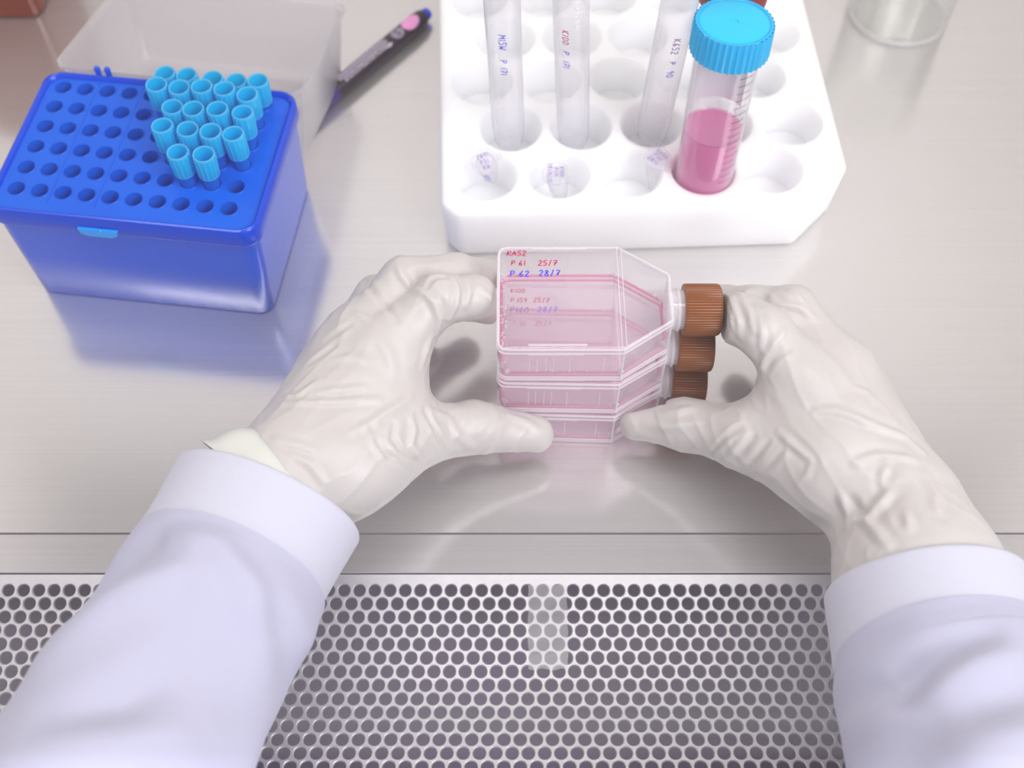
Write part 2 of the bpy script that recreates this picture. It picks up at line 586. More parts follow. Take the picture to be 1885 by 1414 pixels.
# rim: the lip around the deck
b = MB()
rr = [(59.0, 41.6, 7, 52.0), (60.8, 43.1, 8, 52.2), (61.0, 43.3, 8, 53.4), (60.7, 43.1, 8, 60.8), (60.2, 42.7, 8, 61.8), (59.4, 41.9, 7.6, 62.2), (58.6, 41.1, 7.2, 61.6), (58.0, 40.5, 6.8, 60.5), (57.6, 40.1, 6.6, 59.4), (57.6, 40.1, 6.6, 58.4)]
b.loft([rrect(hx, hy, r, z, cx=OX, cy=OY, n=8) for hx, hy, r, z in rr], False, False)
b.build('rim', M['shaded_blue_rim'], tb)
# deck with sixty real holes
d = MB()


def dmap(x, y, z):
    return (x, y, 60.0 + z)


for r in range(6):
    for c in range(10):
        tile_hole(d, (c - 4.5) * Pc, (2.5 - r) * Pr, Pc / 2, Pr / 2, [(4.35, 0), (4.15, -0.25), (3.85, -0.25), (3.72, 0.2), (3.70, 14)], dmap, n=20)
gx, gy = 5 * Pc, 3 * Pr
x0, x1, y0, y1 = OX - 58.5, OX + 58.5, OY - 41.0, OY + 41.0


def strip(xa, xb, ya, yb):
    d.add([(xa, ya, 60), (xb, ya, 60), (xb, yb, 60), (xa, yb, 60)], [(0, 1, 2, 3)])


strip(x0, -gx, y0, y1)
strip(gx, x1, y0, y1)
strip(-gx, gx, y0, -gy)
if y1 > gy:
    strip(-gx, gx, gy, y1)
d.build('deck', M['blue_deck'], tb, smooth=30)
# dark inside under the deck
MB().box(OX - 56, OX + 56, OY - 38, OY + 38, 44.5, 45.3).build('well_floor', M['blue_dark'], tb, smooth=False)
# moulded seam ridges on the deck
sm = MB()
for c in (2, 4):
    xr = (c - 5) * Pc
    sm.box(xr - 0.25, xr + 0.25, -gy, gy, 59.9, 60.22)
sm.build('deck_ridge', M['blue_deck'], tb, smooth=False)
# front latch
lt = MB()
lt.loft([[(OX - 10 + dx * 9, OY - 43.0 - oy, zz) for dx, zz in ((-1, 55.8), (-0.9, 53.0), (-.6, 51.6), (.6, 51.6), (.9, 53.0), (1, 55.8))] for oy in (0, 1.2, 1.6)], True, True)
lt.sphere((OX - 8.5, OY - 44.3, 55.8), 0.9)
lt.build('latch', M['cyan'], tb)
# hinge pins
for hx in (-33.5, -28.5):
    MB().lathe([(1.3, 58), (1.3, 61.5), (1.5, 64.6), (1.1, 65.4)], 12, (hx, OY + 44.0, 0), True, True).build('hinge_pin', M['blue_box'], tb)
# lid: folded right back, open side up, leaning down to the worktop behind the box
ld = MB()
outer = [(60.5, 43.0, 7, 0.0), (61.2, 43.6, 7.5, 0.8), (61.2, 43.6, 7.5, -1.2), (59.2, 42.2, 6.5, -1.6), (56.6, 39.6, 6, -40), (55.4, 38.4, 5, -42)]
ld.loft([rrect(hx, hy, r, z, cy=44.2) for hx, hy, r, z in outer], False, True)
inner = [(60.5, 43.0, 7, 0.0), (58.4, 41.4, 6, -1.6), (55.6, 38.6, 5, -39.6), (54.8, 37.8, 5, -40.6)]
ld.loft([rrect(hx, hy, r, z, cy=44.2) for hx, hy, r, z in inner], False, True)
lid = ld.build('lid', M['lid'], tb, smooth=45)
lid.location = Vector((OX + 1.0, OY + 44.6, 60.5)) * S
lid.rotation_euler = (rad(-12.0), 0, rad(-1.5))
lid['label'] = 'frosted clear lid folded back'
# graduated writing embossed on the lid floor: pale bars
# ------------------------------------------------------------------ pipette tips
tipmesh = {}


def tip_parts():
    c = MB()                                        # ribbed collar
    n = 48

    def rib(r, z, a):
        return r + (0.32 if (int(round(a / (2 * pi) * n)) % 4 == 0 and z < 18.7 and r > 4.1) else 0)

    c.lathe([(3.35, 6.0), (4.2, 6.6), (4.45, 7.2), (4.55, 13), (4.68, 18.6), (4.72, 18.8)], n, (0, 0, 0), False, False, rib)
    c.lathe([(4.05, 18.8), (3.9, 14), (3.5, 6.0), (3.1, -6)], 24)
    bdy = MB()
    bdy.lathe([(3.62, 6.4), (3.5, 0), (3.2, -12)], 24)
    ribs = MB()
    for k in range(14):
        a = 2 * pi * k / 14
        ca_, sa_ = cos(a), sin(a)
        for (z0, r0, z1, r1) in ((7.0, 4.42, 18.4, 4.70),):
            q = []
            for z, r in ((z0, r0), (z1, r1)):
                for dr, dt in ((0, -.22), (0, .22), (.3, .12), (.3, -.12)):
                    q.append(((r + dr) * ca_ - dt * sa_, (r + dr) * sa_ + dt * ca_, z))
            ribs.add(q, [(0, 1, 5, 4), (1, 2, 6, 5), (2, 3, 7, 6), (3, 0, 4, 7), (0, 3, 2, 1), (4, 5, 6, 7)])
    ribs.lathe([(4.2, 6.5), (4.62, 6.9), (4.5, 7.3)], 28)
    rim = MB()
    rim.lathe([(4.74, 18.6), (4.80, 19.2), (4.55, 19.6), (4.2, 19.5), (4.0, 18.9)], 32)
    return c, bdy, rim, ribs


rows_c = {0: range(5, 10), 1: range(5, 10), 2: range(6, 10), 3: range(6, 10), 4: (7, 8)}
ordn = ['first', 'second', 'third', 'fourth', 'fifth']
rown = ['rearmost row', 'second row from the rear', 'third row from the rear', 'fourth row from the rear', 'front pair']
proto = None
ca, sa = cos(BYAW), sin(BYAW)
rt = random.Random(3)
for r, cs in rows_c.items():
    cs = list(cs)
    for k, c in enumerate(cs):
        lx, ly = (c - 4.5) * Pc, (2.5 - r) * Pr
        wx, wy = BX + lx * ca - ly * sa, BY + lx * sa + ly * ca
        if r < 4:
            lab = 'cyan pipette tip, %s from the left in the %s' % (ordn[k], rown[r])
        else:
            lab = 'cyan pipette tip, %s of the front pair nearest the latch' % ('left' if k == 0 else 'right')
        t = thing('pipette_tip', lab, 'pipette tip', (wx, wy, 60.6), (rt.uniform(-.045, .045), rt.uniform(-.05, .02), rt.uniform(0, 3)), 'cyan pipette tips standing in the blue box')
        if proto is None:
            A, B, C, D = tip_parts()
            A.build('collar', M['tip'], t)
            B.build('stem', M['tip_stem'], t)
            D.build('ribs', M['tip_rim'], t)
            C.build('mouth_ring', M['tip_rim'], t)
            proto = t
        else:
            for ch in list(proto.children):
                q = ch.copy()
                col.objects.link(q)
                q.parent = t
        t.location.z += (rt.uniform(-0.4, 1.2) - (5.5 if r == 0 else 0)) * S

# ------------------------------------------------------------------ foam tube rack
FZ = 33.0
fyaw = rad(2.2)
fx = thing('foam_rack', 'white expanded foam tube rack with rows of round wells and cut corners', 'rack', (60.5, 178.5, 0), (0, 0, fyaw))


def octo(h, hy, cut, z, cutl=7):
    return [(h, -hy + cut, z), (h, hy - cut, z), (h - cut, hy, z), (-h + cutl, hy, z), (-h, hy - cutl, z), (-h, -hy + cutl, z), (-h + cutl, -hy, z), (h - cut, -hy, z)]


fm = MB()
fm.loft([octo(95.5, 97.5, 22, 0.0), octo(97.5, 99.0, 22, FZ)], True, True)
foam = fm.build('foam_block', M['foam'], fx, smooth=False)
bevel_obj(foam, 2.6, 3, 25)
cf, sf = cos(fyaw), sin(fyaw)


def to_rack(x, y):
    dx, dy = x - 60.5, y - 178.5
    return dx * cf + dy * sf, -dx * sf + dy * cf


wells = []
for k, y0_ in enumerate((101.5, 132.5, 164.5, 196.5, 228.0, 258)):
    base = -12.5 if k % 2 == 0 else 0.5
    for i in range(5):
        wx = base + i * 34.6 - k * 1.3
        if k % 2 == 0 and i == 4 and k == 0:
            wx -= 2
        wells.append((wx, y0_ + (i - 1) * 1.1))
cut = MB()
for wx, wy in wells:
    lx, ly = to_rack(wx, wy)
    if abs(lx) > 97 - 16.5 or abs(ly) > 97 - 16:
        if lx > 0 or abs(ly) > 90:
            if lx > 82:
                continue
    deep = 4.0 if min(math.hypot(wx - 91.5, wy - 102), math.hypot(wx - 97.5, wy - 138)) < 20 else 12.0
    cut.lathe([(14.0, deep), (14.9, FZ - 1.2), (15.8, FZ + 0.3), (15.9, FZ + 4)], 40, (lx, ly, 0), True, True)
cto = cut.build('cutter', M['foam'], fx, smooth=False)
md = foam.modifiers.new('wells', 'BOOLEAN')
md.operation = 'DIFFERENCE'
md.object = cto
md.solver = 'EXACT'
bpy.context.view_layer.update()
dg = bpy.context.evaluated_depsgraph_get()
nm = bpy.data.meshes.new_from_object(foam.evaluated_get(dg))
foam.modifiers.clear()
foam.data = nm
nm.name = 'foam_block'
nm.shade_smooth()
nm.set_sharp_from_angle(angle=rad(35))
bpy.data.objects.remove(cto, do_unlink=True)


# ------------------------------------------------------------------ tubes
def axis_rot(p0, p1):
    dv = Vector(p1) - Vector(p0)
    return Vector((0, 0, 1)).rotation_difference(dv.normalized()).to_euler()


def cyl_fn(r, a0, z0, flip=1):
    """text on a cylinder: u runs downwards along the tube, v around it"""
    return lambda u, v: (r * cos(a0 + v / r), r * sin(a0 + v / r), z0 - u)


def patch(r, a0, a1, z0, z1, na=14, nz=4):
    return [[(r * cos(a0 + (a1 - a0) * i / na), r * sin(a0 + (a1 - a0) * i / na), z0 + (z1 - z0) * j / nz) for i in range(na + 1)] for j in range(nz + 1)]


# 50 ml tube with the blue cap
p0, p1 = (91.5, 100.6, 5.0), (93.0, 109.0, 118.0)
ct = thing('centrifuge_tube', 'clear conical tube half full of pink liquid with a bright cyan screw cap', 'tube', p0, axis_rot(p0, p1))
t = MB()
t.lathe([(1.5, 0.5), (5, 4), (13.2, 17), (13.6, 24), (14.0, 100)], 48, cap0=True)
t.lathe([(13.3, 96), (13.25, 100)], 48)
t.build('tube_wall', M['tube'], ct)
lq = MB()
lq.lathe([(1.2, 1.5), (4.6, 5), (12.6, 18), (13.1, 25), (13.35, 54.5)], 40, cap0=True)
lq.build('pink_liquid', M['pink'], ct)
mn = MB()
mn.lathe([(13.45, 55.6), (12.9, 54.8), (11.5, 54.3), (0.5, 54.2)], 40, cap1=True)
mn.build('liquid_surface', M['pink_top'], ct)
nt_ = 120


def knurl(r, z, a):
    k = int(round(a / (2 * pi) * nt_)) % 3
    return r + (0.55 if k == 0 and r > 16.2 else 0)


cp = MB()
cp.lathe([(15.2, 98.2), (16.6, 98.4), (16.7, 99.0), (16.55, 111.2), (16.4, 112.6)], nt_, mod=knurl)
cp.lathe([(16.4, 112.6), (15.6, 112.75), (15.0, 112.3), (14.6, 112.4)], nt_)
cap = cp.build('screw_cap', M['cap_cyan'], ct, smooth=25)
cpt = MB()
cpt.lathe([(15.0, 112.25), (14.2, 112.5), (8, 112.6), (1.9, 112.6), (1.7, 112.2), (0.2, 112.15)], 64, cap1=True)
cpt.build('cap_top', M['cap_top'], cap)
tk = MB()
a_front = -pi / 2 + 0.30
for k in range(17):
    z = 33 + k * 4.0
    ln = 0.62 if k % 2 == 0 else 0.5
    tk.loft([[(14.12 * cos(a_front + ln * i / 10), 14.12 * sin(a_front + ln * i / 10), z + dz) for i in range(11)] for dz in (-0.14, 0.14)], False, False, closed=False)
tk.build('graduation_marks', M['ink_black'], ct)
MB().loft(patch(13.5, pi / 2 - 1.1, pi / 2 + 0.9, 62, 97), False, False, closed=False).build('write_on_patch', M['white_patch'], ct)

# tall slim tubes
tubes = [
    ((-1.2, 133.6, 12.2), (-5.4, 114.0, 160.0), 8.0, 'tall clear tube nearest the left edge of the foam rack, blue handwriting down its side', [('MISW', 'ink_blue', 26, 3.2), ('P 171', 'ink_blue', 42, 3.0)], -0.05),
    ((31.4, 133.6, 12.2), (22.2, 113.0, 162.0), 8.0, 'tall clear tube with red and blue handwriting, middle of the three slim tubes', [('K100', 'ink_red', 23, 3.0), ('P. 171', 'ink_blue', 36, 2.9)], -0.35),
    ((69.1, 135.9, 12.2), (71.2, 112.6, 160.0), 8.0, 'tall clear tube standing just left of the cyan capped tube', [('K652', 'ink_violet', 28, 3.2), ('P', 'ink_blue', 43, 2.6), ('90', 'ink_blue', 49, 3.2)], 0.1),
]
for p0, p1, r, lab, txt, aoff in tubes:
    t0 = thing('test_tube', lab, 'tube', p0, axis_rot(p0, p1), 'slim tubes in the foam rack')
    L = (Vector(p1) - Vector(p0)).length
    mb = MB()
    mb.lathe([(1.0, 0), (3.0, 1.5), (7.2, 14), (r - 0.2, 22), (r, L + 12)], 32, cap0=True)
    mb.build('tube_wall', M['tube_frost'], t0)
    mb = MB()
    mb.lathe([(r + 1.6, L + 2), (r + 1.8, L + 3), (r + 1.8, L + 14), (r + 1.2, L + 15), (1, L + 15)], 32, cap0=False, cap1=True)
    mb.build('cap', M['white_patch'], t0)
    for s_, mk, dn, sz in txt:
        pl, _ = strokes(s_, sz)
        pl = [[(u + dn - 8, v - sz / 2) for u, v in q] for q in pl]
        ribbons(pl, 0.42, cyl_fn(r + 0.08, -pi / 2 + aoff, 114)).build('handwriting', M[mk], t0)
    if 'middle' in lab:
        pl, _ = strokes('SURE', 6.0, gap=0.35)
        pl = [[(u - 6, v - 3) for u, v in q] for q in pl]
        ribbons(pl, 0.5, cyl_fn(r + 0.08, -pi / 2 + 0.55, 114)).build('pale_lettering', M['ink_grey'], t0)

# tube behind with a dark red cap, hidden but for the cap's lower edge
rt_ = thing('centrifuge_tube', 'dark red capped tube hidden behind the cyan capped tube', 'tube', (97.5, 138.0, 5.0), (rad(-2), 0, 0))
mb = MB()
mb.lathe([(1.5, 0), (5, 4), (12.2, 16), (12.6, 92)], 32, cap0=True)
mb.build('tube_wall', M['tube'], rt_)
mb = MB()
mb.lathe([(13, 97.5), (15.2, 98), (15.4, 99), (15.2, 111), (14.4, 112), (1, 112)], 48, cap0=True, cap1=True)
mb.build('screw_cap', M['cap_red'], rt_)

# snap cap micro tubes resting in the front wells
micro = [
    ((-12.6, 105.2, 36.0), (0.35, -0.25, 0.3), 'frosted snap-cap micro tube with blue writing, in the front left well of the rack', ['2871', 'P31', 'K6'], True),
    ((21.0, 99.5, 33.5), (0.15, 0.1, -1.62), 'frosted snap-cap micro tube lying across the second front well of the rack', ['K100', 'P171', '28/9/17'], False),
    ((69.6, 108.5, 34.2), (0.1, 0.1, -0.9), 'frosted snap-cap micro tube beside the base of the cyan capped tube', ['K652', 'P30', '2871'], False),
]
for loc, rot, lab, lines, body_txt in micro:
    m0 = thing('micro_tube', lab, 'micro tube', loc, rot, 'snap-cap micro tubes in the foam rack')
    mb = MB()
    mb.lathe([(0.6, -24), (2.2, -23), (4.6, -8), (4.9, -0.6), (5.3, -0.4), (5.3, 0.2), (4.6, 0.4)], 28, cap0=True)
    mb.build('tube_wall', M['tube_frost'], m0)
    lidm = MB()
    lidm.lathe([(6.2, 0.5), (6.6, 0.8), (6.6, 2.0), (6.1, 2.4), (0.3, 2.4)], 32, cap0=True, cap1=True)
    lidm.box(5.8, 8.6, -1.6, 1.6, 0.8, 1.6)
    lo = lidm.build('snap_cap', M['tube_frost'], m0)
    tm = MB()
    for i, s_ in enumerate(lines):
        pl, xe = strokes(s_, 2.1, 0, 0)
        pl = [[(u - xe / 2, v + 2.0 - i * 2.9) for u, v in q] for q in pl]
        ribbons(pl, 0.28, lambda u, v: (u, v, 2.46), tm)
    tm.build('handwriting', M['ink_violet'], lo)
    if body_txt:
        pl, _ = strokes('K652', 2.4)
        ribbons([[(u + 3, v - 1.2) for u, v in q] for q in pl], 0.4, cyl_fn(5.2, -pi / 2 - 0.4, 0)).build('side_writing', M['ink_blue'], m0)

# ------------------------------------------------------------------ marker pen
e0, e1 = (-48.6, 246.6, 5.3), (-117.0, 157.5, 5.3)
pn = thing('marker_pen', 'dark marker pen with blue end plug lying between frosted lid and foam rack', 'pen', e0, axis_rot(e0, e1))
Lp = (Vector(e1) - Vector(e0)).length
mb = MB()
mb.lathe([(3.9, 2), (4.7, 4), (5.1, 10), (5.2, 74), (4.7, 76), (4.6, 78)], 24, cap0=True, cap1=True)
mb.build('barrel', M['pen'], pn)
mb = MB()
mb.lathe([(2.2, -2.2), (3.0, -1.6), (3.4, 0), (3.6, 3.0)], 20, cap0=True)
mb.build('end_plug', M['pen_blue'], pn)
mb = MB()
mb.lathe([(4.9, 77), (5.2, 78), (4.9, Lp - 8), (3.2, Lp), (1, Lp + .5)], 24, cap0=True, cap1=True)
mb.build('pen_cap', M['pen_cap'], pn)
R_ = pn.rotation_euler.to_matrix().transposed()
upl = R_ @ Vector((0, -0.35, 1))
a_up = math.atan2(upl.y, upl.x)


def oval(r, a0, zc, ha, hz, n=24):
    ring = [(r * cos(a0 + ha / r * cos(2 * pi * k / n)), r * sin(a0 + ha / r * cos(2 * pi * k / n)), zc + hz * sin(2 * pi * k / n)) for k in range(n)]
    return MB().loft([ring, [(r * cos(a0 + .4 * ha / r * cos(2 * pi * k / n)), r * sin(a0 + .4 * ha / r * cos(2 * pi * k / n)), zc + .4 * hz * sin(2 * pi * k / n)) for k in range(n)]], False, True)


oval(5.28, a_up, 14.5, 4.4, 6.2).build('pink_spot', M['pen_pink'], pn)
oval(5.26, a_up, 25.5, 3.6, 4.4).build('round_emblem', M['pen_grey'], pn)
pl, _ = strokes('Z', 3.4)
ribbons([[(u - 1.1, v - 1.7) for u, v in q] for q in pl], 0.6, lambda u, v: (5.36 * cos(a_up + v / 5.3), 5.36 * sin(a_up + v / 5.3), 25.5 + u)).build('emblem_mark', M['pen'], pn)
MB().loft(patch(5.27, a_up - 0.15, a_up + 0.62, 34, 73), False, False, closed=False).build('grey_band', M['pen_grey'], pn)
mb = MB()
rl = random.Random(5)
for row, (av, hh) in enumerate(((-0.32, .9), (-0.55, .8), (0.28, 1.1))):
    z = 36.0
    while z < 70:
        ln = rl.uniform(0.7, 1.6)
        mb.loft(patch(5.33, a_up + av, a_up + av + hh / 5.3, z, z + ln, 2, 1), False, False, closed=False)
        z += ln + rl.uniform(0.4, 0.9)
mb.build('small_lettering', M['pen_light'], pn)
mb = MB()
mb.loft([[(5.34 * cos(a_up - .5 + q / 5.3), 5.34 * sin(a_up - .5 + q / 5.3), zz) for q, zz in ((-1.5, 35.5), (0, 32.0), (1.5, 35.5), (.5, 35.3), (.5, 38), (-.5, 38), (-.5, 35.3))]], True, False)
mb.build('arrow_mark', M['pen_light'], pn)

# ------------------------------------------------------------------ glass beaker and amber bottle at the back
bk = thing('beaker', 'clear round glass beaker standing right of the foam rack', 'beaker', (220, 252.5, 0.1))
mb = MB()
mb.lathe([(24.5, 0.0), (27.2, 0.8), (28.2, 3.0), (28.2, 70), (29.6, 73)], 56, cap0=True)
mb.lathe([(28.6, 73), (26.6, 69), (26.4, 6.0), (25.0, 3.4), (12, 2.6), (0.5, 2.4)], 56, cap1=True)
mb.build('beaker_wall', M['glass'], bk)
mb = MB()
mb.lathe([(25.6, 0.7), (27.9, 1.5), (27.6, 3.2), (25.6, 2.4), (25.6, 0.7)], 56)
mb.build('base_ring', M['flask_edge'], bk)
ab = thing('amber_bottle', 'amber plastic bottle cut off at the far left corner of the worktop', 'bottle', (-300, 281, 0.1))
mb = MB()
mb.loft([rrect(30, 30, 6, 0), rrect(32, 32, 7, 1.5), rrect(32, 32, 7, 92), rrect(28, 28, 10, 100), rrect(14, 14, 13, 108)], True, True)
mb.build('bottle_body', M['amber'], ab)
mb = MB()
mb.lathe([(13, 108), (13, 112), (16, 112.2), (16, 128), (15, 129), (1, 129)], 32, cap1=True)
mb.build('bottle_cap', M['cap_brown'], ab)

# ------------------------------------------------------------------ culture flasks
FL_H = 24.0


def flask_outline(inset=0.0, ext=0.0):
    i = inset
    # body rectangle, angled shoulders, neck flange (local: x along the flask, y across)
    return [(0 + i, -25.4 + i, 4), (49.5 - .3 * i, -25.4 + i, 1.5), (69.5 - i, -11.5 + .6 * i, 2), (69.5 - i, 11.5 - .6 * i, 2), (49.5 - .3 * i, 25.4 - i, 1.5), (0 + i, 25.4 - i, 4)]


def round_poly(pts, z, n=5):
    out = []
    m = len(pts)
    for k in range(m):
        p = Vector(pts[k][:2])
        a = Vector(pts[k - 1][:2])
        c = Vector(pts[(k + 1) % m][:2])
        r = pts[k][2]
        d0 = (a - p).normalized()
        d1 = (c - p).normalized()
        ang = d0.angle(d1)
        tl = r / math.tan(ang / 2)
        q0 = p + d0 * tl
        q1 = p + d1 * tl
        for i in range(n + 1):
            t_ = i / n
            q = q0 * (1 - t_) ** 2 + p * 2 * t_ * (1 - t_) + q1 * t_ ** 2
            out.append((q.x, q.y, z))
    return out


def hull(inset, z):
    return round_poly(flask_outline(inset), z)


nrib = 168


def capknurl(r, z, a):
    k = int(round(a / (2 * pi) * nrib)) % 3
    return r - (0.30 if k == 0 and r > 10.2 else 0)


def rotx(pts):
    """lathe axis z -> x"""
    return [(z, y, x) for x, y, z in pts]


flask_writing = [
    [('KA52', 'ink_red', 3.6, 20.6, 2.6), ('P.61', 'ink_red', 5.2, 15.6, 2.5), ('25/7', 'ink_red', 16.2, 15.6, 2.6), ('P.62', 'ink_blue', 4.8, 9.9, 2.9), ('28/7', 'ink_blue', 16.4, 10.2, 2.9)],
    [('K100', 'ink_red', 4.4, 20.0, 2.2), ('P.159', 'ink_red', 4.4, 15.0, 2.2), ('25/7', 'ink_red', 14.0, 15.2, 2.3), ('P160', 'ink_violet', 4.4, 9.6, 2.9), ('28/7', 'ink_blue', 15.8, 10.0, 2.8)],
    [('25/7', 'ink_red', 14.5, 20.4, 2.4), ('P.30', 'ink_red', 4.6, 20.2, 2.2)],
]
labels_f = ['clear culture flask on top of the stack, red and blue handwriting on its upper face',
            'clear culture flask in the middle of the stack between the gloved hands',
            'clear culture flask at the bottom of the stack, resting on the steel worktop']
flask_pose = [((-5.6, 0.2, 48.3), 0.0), ((-5.3, 0.0, 24.2), -1.2), ((-5.0, -0.3, 0.1), -2.0)]


def make_flask(idx):
    (fxx, fyy, fz), yaw = flask_pose[idx]
    f0 = thing('culture_flask', labels_f[idx], 'flask', (fxx, fyy, fz), (0, 0, rad(yaw)), 'stacked culture flasks')
    H = FL_H
    bd = MB()
    rings = [hull(1.6, 0.8), hull(0.7, 1.0), hull(0.35, 2.2), hull(0.0, H - 3.4)]
    bd.loft(rings, True, False)
    bd.loft([hull(0.0, H - 3.4), hull(0.1, H - 1.3), hull(1.3, H - 0.6)], False, True)
    body = bd.build('flask_body', M['flask'], f0, smooth=50)
    # thick rims and mould lines, their highlights painted in as whiter plastic
    ed = MB()
    for inset, z, r in ((0.25, 1.2, 0.75), (0.15, H - 1.4, 0.6), (-0.15, H - 3.6, 0.45), (0.1, 3.0, 0.3)):
        ring = hull(inset, z)
        ed.tube(ring + [ring[0]], r, 6, cap=False)
    for x, y in ((49.6, -25.2), (49.6, 25.2), (69.2, -11.3), (69.2, 11.3)):
        ed.tube([(x, y, 1.5), (x, y, H - 1.5)], 0.45, 6)
    ed.build('rim', M['flask_edge'], f0)
    # step between body and shoulder on top and bottom faces, plus painted highlight lines
    st = MB()
    st.box(48.5, 48.85, -24.6, 24.6, H - 0.9, H - 0.45)
    st.box(50.3, 50.6, -24.6, 24.6, H - 0.9, H - 0.45)
    st.box(49.2, 50.2, -24.6, 24.6, 0.5, 1.0)
    st.tube([(12, -25.3, H - 4.6), (34, -25.3, H - 4.6)], 0.5, 6)  # this and the next two: white lines drawn in as highlights
    st.tube([(14, 24.2, H - 0.5), (36, 24.2, H - 0.5)], 0.5, 6)
    st.tube([(12, -23.6, H - 0.5), (35, -23.6, H - 0.5)], 0.5, 6)
    st.build('step_and_highlights', M['flask_edge'], f0)
    # neck and ribbed cap (axis along x)
    zc = 14.2
    nk = MB()
    tmp = MB().lathe([(9.2, 68.5), (9.0, 70.0), (8.1, 70.5), (8.0, 79), (7.2, 79.2), (7.1, 68)], 36)
    nk.add([(z, y, x + zc) for x, y, z in tmp.v], tmp.f)
    tmp = MB().lathe([(8.1, 72.2), (8.9, 72.5), (8.9, 73.3), (8.1, 73.6)], 36)
    nk.add([(z, y, x + zc) for x, y, z in tmp.v], tmp.f)
    nk.build('neck', M['flask_edge'], f0)
    cpm = MB()
    tmp = MB().lathe([(8.4, 75.2), (10.4, 75.3), (10.7, 75.9), (10.7, 88.8), (10.3, 89.8), (9.6, 90.2), (0.4, 90.2)], nrib, cap0=True, cap1=True, mod=capknurl)
    cpm.add([(z, y, x + zc) for x, y, z in tmp.v], tmp.f)
    co = cpm.build('screw_cap', M['cap_brown'], f0, smooth=25)
    # pink medium: a shallow pool on the floor of the flask, up to the shoulder
    md_ = MB()
    md_.loft([hull(1.5, 1.3), hull(1.1, 2.0), hull(0.9, 4.8), hull(0.75, 5.6), hull(1.4, 5.1), hull(3.0, 4.9)], True, True)
    md_.build('pink_medium', M['medium'], f0, smooth=50)
    me_ = MB()
    ring = [(x, y, 5.0) for x, y, z in hull(1.0, 5.0)]
    me_.tube(ring + [ring[0]], 0.62, 6, cap=False)
    ring = [(x, y, 2.0) for x, y, z in hull(1.25, 2.0)]
    me_.tube(ring + [ring[0]], 0.5, 6, cap=False)
    me_.build('meniscus', M['meniscus'], f0)
    # froth along the liquid's edge
    bb = MB()
    rb = random.Random(11 + idx)
    ol = round_poly(flask_outline(1.0), 5.3, 5)
    m_ = len(ol)
    for k in range(110):
        i = rb.randrange(m_)
        a, c = ol[i], ol[(i + 1) % m_]
        t_ = rb.random()
        # denser at the body's left end and the near side
        x = a[0] + (c[0] - a[0]) * t_
        y = a[1] + (c[1] - a[1]) * t_
        r = rb.choice((0.35, 0.4, 0.5, 0.65, 0.95))
        bb.sphere((x + rb.uniform(-.5, .5), y + rb.uniform(-.5, .5), 5.4 + rb.uniform(-.2, 1.0)), r, 7, 4)
    for k in range(80):
        bb.sphere((rb.uniform(1.0, 3.6), rb.uniform(-24, 24), rb.uniform(5, H - 3)), rb.choice((.25, .3, .4, .55)), 7, 4)
    bo = bb.build('bubbles', M['bubble'], f0)
    bo['kind'] = 'stuff'
    # print on the near side: volume marks
    gm = MB()
    for x in (12.5, 15.5, 19.0, 22.0, 28.5, 42.0):
        gm.box(x, x + 0.18, -25.55, -25.48, 7, 17)
    gm.build('volume_marks', M['ink_grey'], f0, smooth=False)
    # dark printed tab on the left end
    tbm = MB()
    tbm.box(-0.12, -0.02, -23.5, -20.5, 13.5, 18.5)
    tbm.build('printed_tab', M['ink_black'], f0, smooth=False)
    # handwriting on the top face
    by_ink = {}
    for s_, mk, x, y, sz in flask_writing[idx]:
        pl, _ = strokes(s_, sz, x, y, gap=0.18, slant=0.1)
        by_ink.setdefault(mk, MB())
        ribbons(pl, 0.5 if idx == 0 else 0.56, lambda u, v: (u, v, H - 0.53), by_ink[mk])
    for mk, mb_ in by_ink.items():
        mb_.build('handwriting', M[mk], f0, smooth=False)
    return f0


for i in (2, 1, 0):
    make_flask(i)

# ------------------------------------------------------------------ person: gloved hands and sleeves
person = thing('person', 'person in white coat and latex gloves gripping the stacked flasks, only arms in view', 'person', (0, -150, 0))
PO = np.array([0, -150, 0.0])


def cone_sdf(X, a, b, ra, rb):
    a = np.asarray(a, np.float32)
    b = np.asarray(b, np.float32)
    ab = b - a
    L2 = float(ab @ ab) or 1e-6
    pa = [X[i] - a[i] for i in range(3)]
    t = np.clip((pa[0] * ab[0] + pa[1] * ab[1] + pa[2] * ab[2]) / L2, 0, 1)
    dx = pa[0] - t * ab[0]
    dy = pa[1] - t * ab[1]
    dz = pa[2] - t * ab[2]
    return np.sqrt(dx * dx + dy * dy + dz * dz) - (ra + (rb - ra) * t)


def smin(a, b, k):
    h = np.maximum(k - np.abs(a - b), 0) / k
    return np.minimum(a, b) - h * h * k * 0.25


